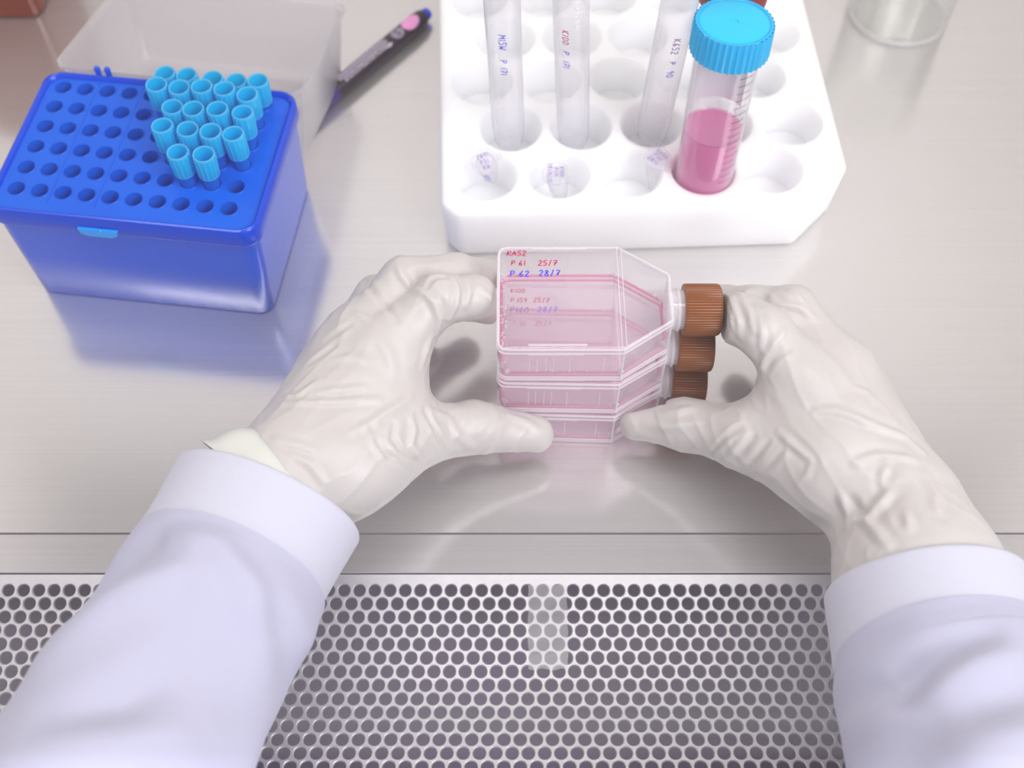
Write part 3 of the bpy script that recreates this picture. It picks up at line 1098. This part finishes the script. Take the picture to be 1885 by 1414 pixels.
def surface_nets(d, org, h):
    """naive surface nets on a 3-D field"""
    nx, ny, nz = d.shape
    s = d < 0
    cnt = np.zeros((nx - 1, ny - 1, nz - 1), np.int8)
    for i in (0, 1):
        for j in (0, 1):
            for k in (0, 1):
                cnt += s[i:nx - 1 + i, j:ny - 1 + j, k:nz - 1 + k]
    act = (cnt > 0) & (cnt < 8)
    idx = -np.ones(act.shape, np.int64)
    ii = np.argwhere(act)
    idx[act] = np.arange(len(ii))
    acc = np.zeros((len(ii), 3))
    num = np.zeros(len(ii))
    cs = [(i, j, k) for i in (0, 1) for j in (0, 1) for k in (0, 1)]
    for a in range(8):
        for b in range(a + 1, 8):
            ca_, cb_ = np.array(cs[a]), np.array(cs[b])
            if np.abs(ca_ - cb_).sum() != 1:
                continue
            da = d[tuple((ii + ca_).T)]
            db = d[tuple((ii + cb_).T)]
            m = (da < 0) != (db < 0)
            t = np.where(m, da / np.where(m, da - db, 1), 0)
            p = ca_ + (cb_ - ca_) * t[:, None]
            acc[m] += p[m]
            num[m] += 1
    V = (ii + acc / num[:, None]) * h + org
    F_ = []
    for ax in range(3):
        sl0 = [slice(None)] * 3
        sl1 = [slice(None)] * 3
        sl0[ax] = slice(0, -1)
        sl1[ax] = slice(1, None)
        ch = s[tuple(sl0)] != s[tuple(sl1)]
        e = np.argwhere(ch)
        o1, o2 = [x for x in range(3) if x != ax]
        ok = (e[:, o1] > 0) & (e[:, o2] > 0) & (e[:, o1] < d.shape[o1] - 1) & (e[:, o2] < d.shape[o2] - 1)
        e = e[ok]
        q = []
        for da, db in ((0, 0), (1, 0), (1, 1), (0, 1)):
            f = e.copy()
            f[:, o1] -= da
            f[:, o2] -= db
            q.append(idx[tuple(f.T)])
        F_.append(np.stack(q, 1))
    return V, np.concatenate(F_)


def hand_field(X, H):
    palm = None
    for a, b, ra, rb, k in H['palm']:
        c = cone_sdf(X, a, b, ra, rb)
        palm = c if palm is None else smin(palm, c, k)
    fing = None
    for chain in H['fingers']:
        f = None
        for (a, ra), (b, rb) in zip(chain[:-1], chain[1:]):
            c = cone_sdf(X, a, b, ra, rb)
            f = c if f is None else smin(f, c, 4.0)
        fing = f if fing is None else smin(fing, f, 1.6)
    for (n, off) in H['clip']:                      # finger pads pressed flat against what they hold
        fing = np.maximum(fing, n[0] * X[0] + n[1] * X[1] + n[2] * X[2] - off)
    d = smin(palm, fing, 9.0)
    th = None
    for (a, ra), (b, rb) in zip(H['thumb'][:-1], H['thumb'][1:]):
        c = cone_sdf(X, a, b, ra, rb)
        th = c if th is None else smin(th, c, 6.0)
    d = smin(d, th, 16.0)
    return d


#HANDS_BEGIN
HANDS = [
    dict(
        palm=[((-83.3, -65.9, 47.0), (-52.3, -15.3, 56.0), 20, 13.5, 10), ((-83.5, -65.4, 46.0), (-62.0, -8.0, 53.0), 19, 13, 10), ((-84.7, -62.9, 44.0), (-69.4, -10.0, 46.0), 18, 12, 10),
              ((-86.3, -60.9, 42.0), (-76.8, -15.6, 38.0), 17, 11, 10), ((-60.1, -61.1, 46.0), (-48.8, -24.5, 52.0), 15, 13, 14), ((-91.9, -84.6, 44.0), (-83.5, -65.4, 46.0), 22, 20.5, 10), ((-100.8, -112.2, 44.0), (-91.9, -84.6, 44.0), 25, 22, 6)],
        fingers=[
            [((-50.6, -15.3, 58.0), 12.5), ((-28.7, 1.8, 68.0), 9.6), ((-15.7, 6.2, 63.0), 8.5), ((-10.3, 9.2, 54.0), 8.0)],
            [((-60.1, -7.3, 56.0), 12.5), ((-44.4, 14.3, 63.0), 9.8), ((-24.0, 23.1, 56.0), 8.4), ((-12.4, 30.4, 46.0), 7.6)],
            [((-68.0, -10.0, 48.0), 12), ((-56.8, 16.4, 48.0), 9.4), ((-40.4, 29.7, 32.0), 8.2), ((-22.8, 35.5, 22.0), 7.4)],
            [((-76.5, -15.6, 38.0), 11), ((-69.8, 5.8, 34.0), 8.8), ((-55.2, 19.0, 22.0), 7.6), ((-40.2, 26.1, 14.0), 7)],
        ],
        thumb=[((-63.0, -64.6, 46.0), 16), ((-41.7, -47.0, 40.0), 13.0), ((-15.9, -35.6, 29.0), 10.2), ((9.8, -33.3, 19.0), 7.9)],
        clip=[((1, 0, 0), -6.5)], cut=(985, 799)),
    dict(
        palm=[((145.9, -83.1, 47.0), (118.1, -32.9, 58.0), 20, 13.5, 10), ((146.3, -82.6, 46.0), (129.8, -27.1, 56.0), 19, 13, 10), ((147.7, -80.8, 45.0), (136.7, -29.1, 49.0), 18, 12, 10),
              ((149.6, -78.4, 42.0), (143.9, -35.8, 40.0), 17, 11, 10), ((128.2, -61.1, 46.0), (115.2, -37.3, 52.0), 16, 13, 14), ((150.0, -106.6, 46.0), (146.7, -82.6, 46.0), 29.5, 21.5, 10), ((150.2, -123.4, 46.0), (150.0, -106.6, 46.0), 31, 29.5, 6)],
        fingers=[
            [((117.6, -33.9, 58.0), 12.5), ((100.3, -14.8, 68.0), 10.4), ((92.2, -7.0, 66.0), 9.8), ((85.0, -1.2, 60.0), 9.2)],
            [((130.2, -24.5, 56.0), 12), ((113.6, -0.6, 63.0), 9.8), ((99.5, 4.8, 57.0), 9.0), ((88.9, 11.3, 50.0), 8.6)],
            [((136.2, -26.7, 48.0), 11.5), ((130.7, -7.3, 46.0), 9.2), ((117.2, 7.2, 32.0), 8.0), ((107.8, 15.6, 24.0), 7.4)],
            [((143.5, -35.3, 40.0), 11), ((141.9, -11.9, 30.0), 8.6), ((131.1, 2.9, 20.0), 7.6), ((121.6, 11.9, 13.0), 7)],
        ],
        thumb=[((122.2, -65.8, 46.0), 17), ((95.7, -45.8, 38.0), 13.0), ((72.7, -33.4, 27.0), 9.8), ((53.3, -27.7, 19.0), 7.4)],
        clip=[((-1, 0, 0), -86.2)], cut=(1172, 778)),
]
#CREASES_BEGIN
CREASES = [
    [
        ([(-38.9, 2.2, 73.7), (-33.8, -2.5, 76.7), (-30.4, -6.2, 75.4), (-28.9, -9.9, 70.4), (-30.0, -12.8, 64.1)], 1.20, 1.3),
        ([(-46.4, 14.3, 73.6), (-44.5, 9.6, 72.7), (-41.1, 6.0, 69.5)], 1.10, 1.3),
        ([(-62.9, 21.7, 54.7), (-56.5, 4.3, 69.8), (-50.9, -2.4, 70.1), (-45.0, -12.8, 73.1)], -1.10, 1.3),
        ([(-62.6, -6.6, 70.2), (-57.1, -10.5, 71.2)], 0.90, 1.2),
        ([(-73.5, -16.4, 65.0), (-69.0, -15.2, 67.6), (-63.9, -12.6, 69.9)], -0.90, 1.2),
        ([(-79.4, -27.2, 64.4), (-75.2, -24.7, 65.9), (-69.4, -21.3, 67.6)], -1.00, 1.3),
        ([(-89.8, -42.3, 62.6), (-82.4, -43.6, 67.0), (-78.4, -40.7, 67.9), (-74.5, -37.7, 68.4)], 0.80, 1.2),
        ([(-89.2, -45.3, 64.4), (-82.7, -47.4, 67.8), (-76.8, -48.1, 69.0), (-70.3, -47.9, 69.1), (-63.9, -47.3, 68.5), (-57.6, -46.2, 67.4), (-51.3, -44.7, 65.7)], 0.90, 1.3),
        ([(-73.9, -43.3, 69.0), (-69.0, -43.0, 69.2), (-64.2, -42.4, 69.1), (-57.0, -40.9, 68.2)], 0.70, 1.2),
        ([(-60.6, -60.3, 67.5), (-53.9, -55.0, 65.5), (-49.8, -50.9, 64.2), (-45.7, -46.8, 62.8), (-39.7, -40.2, 59.9)], 0.90, 1.3),
        ([(-56.8, -29.8, 70.0), (-63.6, -27.7, 69.7), (-72.1, -28.5, 67.9)], 0.70, 1.5),
        ([(-34.8, -43.2, 55.2), (-31.5, -47.9, 51.6), (-29.1, -51.3, 47.3), (-26.9, -53.3, 40.4)], -1.20, 1.1),
        ([(-39.4, -48.1, 58.6), (-38.1, -52.5, 56.3), (-39.2, -58.2, 54.7), (-36.3, -60.4, 48.4)], 1.00, 1.3),
        ([(-45.5, -53.6, 61.5), (-46.1, -58.8, 60.7), (-42.9, -62.2, 56.8), (-37.8, -62.5, 48.7)], -1.10, 1.2),
        ([(-52.0, -62.4, 63.9), (-47.4, -65.7, 59.8), (-41.5, -65.8, 52.2)], -0.90, 1.2),
        ([(-56.2, -56.4, 66.3), (-52.8, -62.6, 64.2), (-48.8, -67.0, 60.5)], 0.70, 1.2),
        ([(-32.5, -41.8, 52.8), (-25.3, -41.6, 45.8), (-21.9, -47.1, 41.6), (-16.1, -47.7, 33.9)], 0.70, 1.5),
        ([(-2.3, -32.3, 33.3), (5.7, -33.2, 29.6), (12.0, -36.3, 26.1)], 0.60, 1.5),
        ([(-88.6, -64.3, 69.7), (-81.2, -66.7, 70.0), (-74.9, -68.1, 69.2)], 0.70, 1.3),
        ([(-80.8, -71.0, 69.6), (-74.6, -73.6, 67.7), (-69.9, -78.7, 64.1)], 0.70, 1.3),
        ([(-34.4, 0.5, 76.9), (-31.1, 4.6, 77.9), (-26.0, 5.4, 77.5)], -1.00, 1.2),
        ([(-24.4, 6.0, 76.7), (-21.7, 0.7, 75.9), (-22.1, -4.7, 73.3), (-25.2, -8.6, 68.5)], 1.10, 1.2),
        ([(-18.6, 8.3, 73.0), (-17.2, 1.8, 73.0), (-18.4, -3.3, 70.0)], 1.00, 1.1),
        ([(-13.4, 4.7, 72.1), (-9.1, 2.2, 68.2), (-8.3, 0.1, 62.2)], 0.70, 1.1),
        ([(-36.1, -26.2, 59.8), (-34.5, -20.6, 62.0), (-32.0, -15.1, 64.5)], 0.80, 1.3),
        ([(-42.0, 13.4, 73.4), (-35.5, 17.1, 70.1), (-30.4, 19.4, 67.7), (-25.3, 21.4, 66.0)], 0.50, 1.3),
        ([(-53.1, -18.5, 72.5), (-48.7, -26.1, 70.3), (-47.0, -32.7, 66.8)], 0.60, 2.0),
    ],
    [
        ([(87.3, -1.3, 73.7), (88.8, -13.5, 74.5), (89.8, -18.8, 70.7)], 1.00, 1.2),
        ([(91.0, -0.9, 74.7), (93.1, -12.0, 77.3), (94.3, -20.2, 76.0)], 1.10, 1.2),
        ([(95.3, -8.7, 77.5), (96.8, -20.1, 77.4), (97.3, -25.9, 71.3)], 1.00, 1.2),
        ([(86.2, -2.7, 70.8), (86.3, -12.5, 73.1), (88.2, -17.3, 70.1)], 0.80, 1.0),
        ([(98.6, -31.6, 63.0), (98.4, -28.4, 68.3), (101.3, -25.0, 74.8), (105.1, -20.8, 76.9)], 1.10, 1.3),
        ([(98.9, -32.0, 63.6), (100.8, -30.3, 69.5), (106.7, -27.0, 74.5)], -0.80, 1.2),
        ([(103.6, 0.3, 69.1), (107.5, -3.6, 71.2), (114.5, -5.7, 72.6), (120.9, -10.3, 70.8)], 1.00, 1.2),
        ([(97.0, 5.7, 66.6), (101.2, 2.9, 68.0), (104.0, 0.1, 69.4)], -1.00, 1.1),
        ([(111.7, 2.7, 73.1), (114.8, -2.4, 73.6), (118.4, -5.9, 72.0)], 0.90, 1.2),
        ([(115.6, -51.4, 68.7), (122.1, -52.5, 70.7), (128.6, -56.0, 71.3), (137.1, -59.7, 70.5), (147.1, -62.4, 68.2), (152.6, -68.1, 67.3)], 1.10, 1.5),
        ([(130.9, -42.2, 71.1), (135.5, -43.6, 69.9), (137.6, -47.8, 69.8)], 0.80, 1.3),
        ([(126.6, -73.5, 68.2), (133.6, -71.4, 69.8), (142.1, -72.1, 70.2), (148.1, -73.4, 69.9)], 1.00, 1.4),
        ([(138.2, -74.5, 70.1), (135.6, -79.0, 69.1), (135.4, -83.4, 68.4)], 0.70, 1.3),
        ([(81.3, -52.0, 34.9), (82.6, -51.9, 41.7), (86.5, -50.1, 48.2), (90.0, -48.5, 51.1)], -1.20, 1.1),
        ([(88.7, -58.5, 41.0), (91.5, -57.2, 47.4), (94.7, -53.7, 52.6)], -1.00, 1.1),
        ([(93.7, -61.9, 42.4), (96.3, -60.5, 49.7), (99.4, -57.2, 55.1)], -1.00, 1.1),
        ([(98.3, -65.8, 45.9), (100.8, -65.0, 52.3), (103.8, -62.6, 57.4)], -0.80, 1.1),
        ([(85.7, -56.3, 37.8), (88.2, -55.4, 46.1), (92.3, -51.1, 51.9)], 0.80, 1.1),
        ([(102.6, -55.0, 58.7), (107.6, -62.6, 61.0), (111.8, -68.6, 62.7)], 0.90, 1.3),
        ([(108.3, -75.2, 54.1), (110.9, -73.9, 59.4), (112.4, -70.6, 62.6)], 0.60, 1.2),
        ([(55.7, -33.7, 27.3), (64.6, -38.3, 33.2), (70.0, -39.3, 36.9), (75.3, -40.0, 40.1)], 0.60, 1.6),
        ([(62.2, -31.4, 33.0), (68.0, -32.7, 37.2), (74.1, -32.8, 39.4)], 0.50, 1.4),
        ([(123.0, -93.8, 56.0), (126.2, -92.5, 61.3), (128.4, -95.1, 64.7), (129.9, -101.3, 68.1), (132.3, -107.2, 70.9)], 1.50, 1.8),
        ([(128.5, -94.6, 64.8), (134.4, -89.2, 68.4), (137.5, -84.9, 69.3)], 1.40, 1.8),
        ([(121.7, -83.4, 60.5), (123.7, -88.2, 58.4), (123.9, -93.8, 57.8)], 1.10, 1.5),
        ([(125.5, -85.1, 61.9), (126.9, -90.0, 62.0), (128.2, -94.4, 64.2)], -1.20, 1.6),
        ([(139.7, -96.0, 72.7), (140.1, -102.4, 74.4)], 0.90, 1.5),
        ([(151.3, -79.5, 70.2), (152.6, -88.0, 71.6), (151.0, -95.9, 74.4)], 0.80, 1.8),
        ([(116.5, -24.1, 73.5), (122.8, -31.7, 73.3), (125.9, -36.6, 72.5), (129.1, -41.4, 71.6)], 0.60, 2.2),
    ],
]
#CREASES_END
#HANDS_END
VOX = 1.05


def build_hand(H, creases):
    pts = [p for a, b, *_ in H['palm'] for p in (a, b)] + [p for ch in H['fingers'] + [H['thumb']] for p, r in ch]
    lo = np.min(np.array(pts), 0) - 30
    hi = np.max(np.array(pts), 0) + 30
    ax = [np.arange(lo[i], hi[i], VOX, dtype=np.float32) for i in range(3)]
    X = np.meshgrid(*ax, indexing='ij', sparse=True)
    X = [np.broadcast_to(x, (len(ax[0]), len(ax[1]), len(ax[2]))) for x in X]
    d = hand_field(X, H)
    d = np.maximum(d, 0.6 - X[2])                   # never below the worktop
    bx = np.maximum(np.abs(X[0] - 29.0) - 35.2, 0), np.maximum(np.abs(X[1]) - 25.7, 0), np.maximum(np.abs(X[2] - 36) - 37.5, 0)
    inb = np.maximum(np.maximum(np.abs(X[0] - 29.0) - 35.2, np.abs(X[1]) - 25.7), np.abs(X[2] - 36) - 37.5)
    flask_box = np.sqrt(bx[0] ** 2 + bx[1] ** 2 + bx[2] ** 2) + np.minimum(inb, 0)
    d = np.maximum(d, 0.7 - flask_box)              # latex yields where it meets the flasks
    V, F_ = surface_nets(d, lo, VOX)
    # vertex normals from the field gradient
    gr = np.gradient(d, VOX)
    ijk = np.clip(((V - lo) / VOX).round().astype(int), 0, np.array(d.shape) - 1)
    nrm = np.stack([g_[tuple(ijk.T)] for g_ in gr], 1)
    nrm /= np.linalg.norm(nrm, axis=1)[:, None] + 1e-9
    disp = np.zeros(len(V))
    for pl, amp, wd in creases:                     # glove folds: ridges and furrows drawn along polylines
        pl = np.array(pl, float)
        best = np.full(len(V), 1e9)
        tt = np.zeros(len(V))
        n_ = len(pl) - 1
        bb0, bb1 = pl.min(0) - wd * 4, pl.max(0) + wd * 4
        sel = np.where(((V > bb0) & (V < bb1)).all(1))[0]
        if not len(sel):
            continue
        Vs = V[sel]
        bs = np.full(len(sel), 1e9)
        ts = np.zeros(len(sel))
        for i in range(n_):
            a, b_ = pl[i], pl[i + 1]
            ab = b_ - a
            t = np.clip(((Vs - a) @ ab) / (ab @ ab + 1e-9), 0, 1)
            dd = np.linalg.norm(Vs - a - t[:, None] * ab, axis=1)
            m = dd < bs
            bs[m] = dd[m]
            ts[m] = (i + t[m]) / n_
        fade = np.sin(np.pi * np.clip(ts * 0.86 + 0.07, 0, 1)) ** 0.6
        disp[sel] += amp * fade * (np.exp(-(bs / wd) ** 2) - 0.45 * np.exp(-((bs - 2.0 * wd) / wd) ** 2))
    for i in range(len(V)):
        p = Vector(V[i] * 0.045)
        disp[i] += 0.45 * noise.noise(p) + 0.22 * noise.noise(p * 2.7)
        q = Vector((V[i] @ H['axis'][0] * 0.030, V[i] @ H['axis'][1] * 0.11, V[i] @ H['axis'][2] * 0.11))
        rdg = 1 - abs(noise.noise(q + Vector((3.1, 0.4, 1.7)))) * 2.2
        disp[i] += 0.42 * max(rdg, 0) ** 3
    V = V + nrm * disp[:, None]
    return V, F_


def frame(a, b):
    x = np.array(b, float) - np.array(a, float)
    x /= np.linalg.norm(x)
    y = np.cross((0, 0, 1), x)
    y /= np.linalg.norm(y)
    return x, y, np.cross(x, y)


HANDS[0]['axis'] = frame(HANDS[0]['palm'][0][0], HANDS[0]['palm'][0][1])
HANDS[1]['axis'] = frame(HANDS[1]['palm'][0][0], HANDS[1]['palm'][0][1])
for H, cr in zip(HANDS, CREASES):
    V, F_ = build_hand(H, cr)
    ho = link_mesh('gloved_hand', V, F_.tolist(), M['glove'], person, smooth=180, origin=PO)
    H['obj'] = ho


# sleeves: ribbed knit cuff and loose cloth, both open tubes around the forearm
def sweep(centres, radii, n, seg, disp=None, upv=(0, 0, 1), tilt0=None):
    """centres (mm) with elliptical radii (across, up); returns rings"""
    C_ = np.array(centres, float)
    R2 = np.array(radii, float)
    t = np.linspace(0, 1, len(C_))
    tt = np.linspace(0, 1, seg)

    def smooth(a):
        out = np.interp(tt, t, a)
        for _ in range(max(2, seg // 10)):
            out[1:-1] = (out[:-2] + 2 * out[1:-1] + out[2:]) / 4
        return out
    P_ = np.stack([smooth(C_[:, i]) for i in range(3)], 1)
    RR = np.stack([smooth(R2[:, i]) for i in range(2)], 1)
    rings = []
    for i in range(seg):
        tg = P_[min(i + 1, seg - 1)] - P_[max(i - 1, 0)]
        tg /= np.linalg.norm(tg)
        u = np.cross(tg, upv)
        u /= np.linalg.norm(u)
        v = np.cross(u, tg)
        ring = []
        for k in range(n):
            a = 2 * pi * k / n
            dd = disp(i / (seg - 1), a, P_[i]) if disp else 0
            e = (RR[i, 0] + dd, RR[i, 1] + dd)
            ring.append(tuple(P_[i] + u * cos(a) * e[0] + v * sin(a) * e[1]))
        rings.append(ring)
    return rings


def build_sleeve(cuff_c, cuff_r, slv_c, slv_r, folds, seed):
    def dc(t, a, p):
        q = Vector(p) * 0.02
        return 0.14 * (1 if int(round(a / (2 * pi) * 240)) % 2 else -1) + 1.0 * noise.noise(q + Vector((cos(a), sin(a), seed)))
    cuff = MB()
    rg = sweep(cuff_c, cuff_r, 240, 26, dc)
    c0 = np.mean(np.array(rg[0]), 0)               # rolled mouth edge
    ax_ = c0 - np.mean(np.array(rg[1]), 0)
    ax_ /= np.linalg.norm(ax_)
    m0 = [tuple(c0 + (np.array(p) - c0) * 0.985 + ax_ * 0.9) for p in rg[0]]
    m1 = [tuple(c0 + (np.array(p) - c0) * 0.95 + ax_ * 0.6) for p in rg[0]]
    m2 = [tuple(c0 + (np.array(p) - c0) * 0.92 - ax_ * 14) for p in rg[0]]
    cuff.loft([m2, m1, m0] + rg, False, False)
    sl = MB()
    seg, n = 120, 128
    rs = np.array(sweep(slv_c, slv_r, n, seg))
    cen = rs.mean(1, keepdims=True)
    nr = rs - cen
    nr /= np.linalg.norm(nr, axis=2, keepdims=True)
    flat = rs.reshape(-1, 3)
    up = np.clip(nr.reshape(-1, 3)[:, 2] * 2.5 + 0.6, 0, 1)
    disp = np.zeros(len(flat))
    for i in range(len(flat)):
        q = Vector(flat[i]) * 0.017
        disp[i] = 1.6 * noise.noise(q + Vector((seed, 0, 0))) + 0.6 * noise.noise(q * 2.6)
    for pl, amp, wd in folds:                      # cloth folds along polylines over the sleeve
        pl = np.array(pl, float)[:, :2]
        best = np.full(len(flat), 1e9)
        tt = np.zeros(len(flat))
        for k in range(len(pl) - 1):
            a, b_ = pl[k], pl[k + 1]
            ab = b_ - a
            t = np.clip(((flat[:, :2] - a) @ ab) / (ab @ ab), 0, 1)
            dd = np.linalg.norm(flat[:, :2] - a - t[:, None] * ab, axis=1)
            m = dd < best
            best[m] = dd[m]
            tt[m] = (k + t[m]) / (len(pl) - 1)
        disp += 1.9 * amp * up * np.exp(-(best / wd) ** 2) * np.sin(np.pi * np.clip(tt * 0.8 + 0.1, 0, 1)) ** 0.7
    ramp = np.repeat(np.minimum(1, np.arange(seg) / 9.0), n)
    flat = flat + nr.reshape(-1, 3) * (disp * ramp)[:, None]
    rs = flat.reshape(seg, n, 3)
    sl.loft([[tuple(p) for p in r] for r in rs], False, False)
    so_ = sl.build('coat_sleeve', M['coat'], person, smooth=180, origin=PO)
    cuff.build('knit_cuff', M['knit'], so_, smooth=180, origin=PO)
    return so_


build_sleeve([(-93.5, -77.7, 44.0), (-100.8, -96.5, 44.0), (-106.5, -110.5, 45.0)], [(38.5, 33), (37, 33.5), (36.5, 34.5)],
             [(-104.6, -106.2, 45.0), (-108.2, -117.6, 47.0), (-115.8, -136.0, 50.0), (-122.5, -156.5, 54.0), (-127.9, -178.4, 58.0), (-133.8, -206.2, 64.0), (-136.5, -231.4, 70.0)],
             [(37.8, 35.6), (39.3, 37.4), (39.5, 39), (40, 40), (41.5, 41), (44, 44), (48, 48)],
             [([(-114.5, -108.8, 80.0), (-100.3, -114.1, 82.0), (-88.5, -127.5, 82.0), (-82.8, -143.7, 80.0), (-80.7, -166.4, 84.0), (-79.3, -189.4, 90.0)], 3.0, 6),
              ([(-148.7, -127.8, 78.0), (-134.2, -113.9, 80.0), (-118.4, -107.8, 80.0)], -3.2, 9),
              ([(-148.6, -152.3, 84.0), (-128.6, -134.8, 86.0), (-107.5, -124.4, 84.0), (-93.5, -134.0, 84.0)], 2.6, 8),
              ([(-79.2, -122.6, 70.0), (-74.7, -136.8, 66.0), (-78.8, -150.0, 66.0)], 2.2, 7),
              ([(-82.6, -132.8, 76.0), (-79.1, -146.5, 72.0), (-79.3, -165.2, 74.0)], -3.0, 6),
              ([(-135.2, -175.9, 94.0), (-116.6, -169.3, 94.0), (-104.5, -157.9, 90.0)], -2.6, 8),
              ([(-141.7, -187.7, 96.0), (-114.3, -185.0, 98.0), (-97.4, -175.9, 94.0)], 2.4, 9)], 1.7)
build_sleeve([(151.8, -113.6, 45.0), (152.4, -129.6, 46.0), (152.9, -140.9, 47.0)], [(36.5, 34), (37.5, 35.5), (38.5, 36.5)],
             [(152.9, -137.2, 47.0), (153.4, -148.4, 49.0), (154.8, -164.6, 53.0), (154.8, -181.8, 58.0), (152.4, -206.2, 64.0), (148.5, -231.4, 70.0)],
             [(38.2, 36.4), (41.5, 39.5), (43, 41.5), (44, 43), (47, 46), (50, 50)],
             [([(117.1, -160.1, 70.0), (122.4, -162.6, 82.0), (130.4, -155.5, 84.0), (140.4, -150.0, 84.0), (151.5, -146.6, 82.0)], -2.6, 5),
              ([(114.3, -167.5, 76.0), (124.1, -170.1, 88.0), (135.7, -162.4, 88.0), (154.0, -155.9, 84.0)], 2.4, 7),
              ([(127.6, -163.5, 86.0), (123.1, -176.5, 90.0), (117.6, -189.8, 92.0)], -2.4, 8),
              ([(132.7, -175.9, 94.0), (148.7, -169.8, 90.0), (163.6, -166.4, 84.0)], -2.0, 9),
              ([(127.7, -186.6, 98.0), (143.6, -182.9, 96.0), (161.7, -178.1, 90.0)], 2.2, 9)], 5.3)


# glove gauntlets: loose latex around the wrists, standing out of the cuffs
def gauntlet(H, centres, radii, ripple, seed):
    def dg_(t, a, p):
        return ripple * (1 - t) * (noise.noise(Vector((cos(a) * 1.6, sin(a) * 1.6, seed + t * 1.3))) * 1.6) + 0.25 * sin(a * 9 + seed)
    mb_ = MB()
    rg = sweep(centres, radii, 120, 16, dg_)
    c0 = np.mean(np.array(rg[0]), 0)
    inn = [[tuple(c0 + (np.array(p) - c0) * 0.975) for p in rg[0]]]
    mb_.loft(inn + rg, False, False)
    mb_.build('glove_gauntlet', M['glove_cuff'], H['obj'], smooth=180, origin=PO)


gauntlet(HANDS[0], [(-94.0, -74.7, 45.0), (-91.3, -71.3, 46.0), (-85.2, -65.4, 46.0)], [(33.5, 28.5), (30.5, 26.5), (21.5, 20)], 2.6, 0.4)
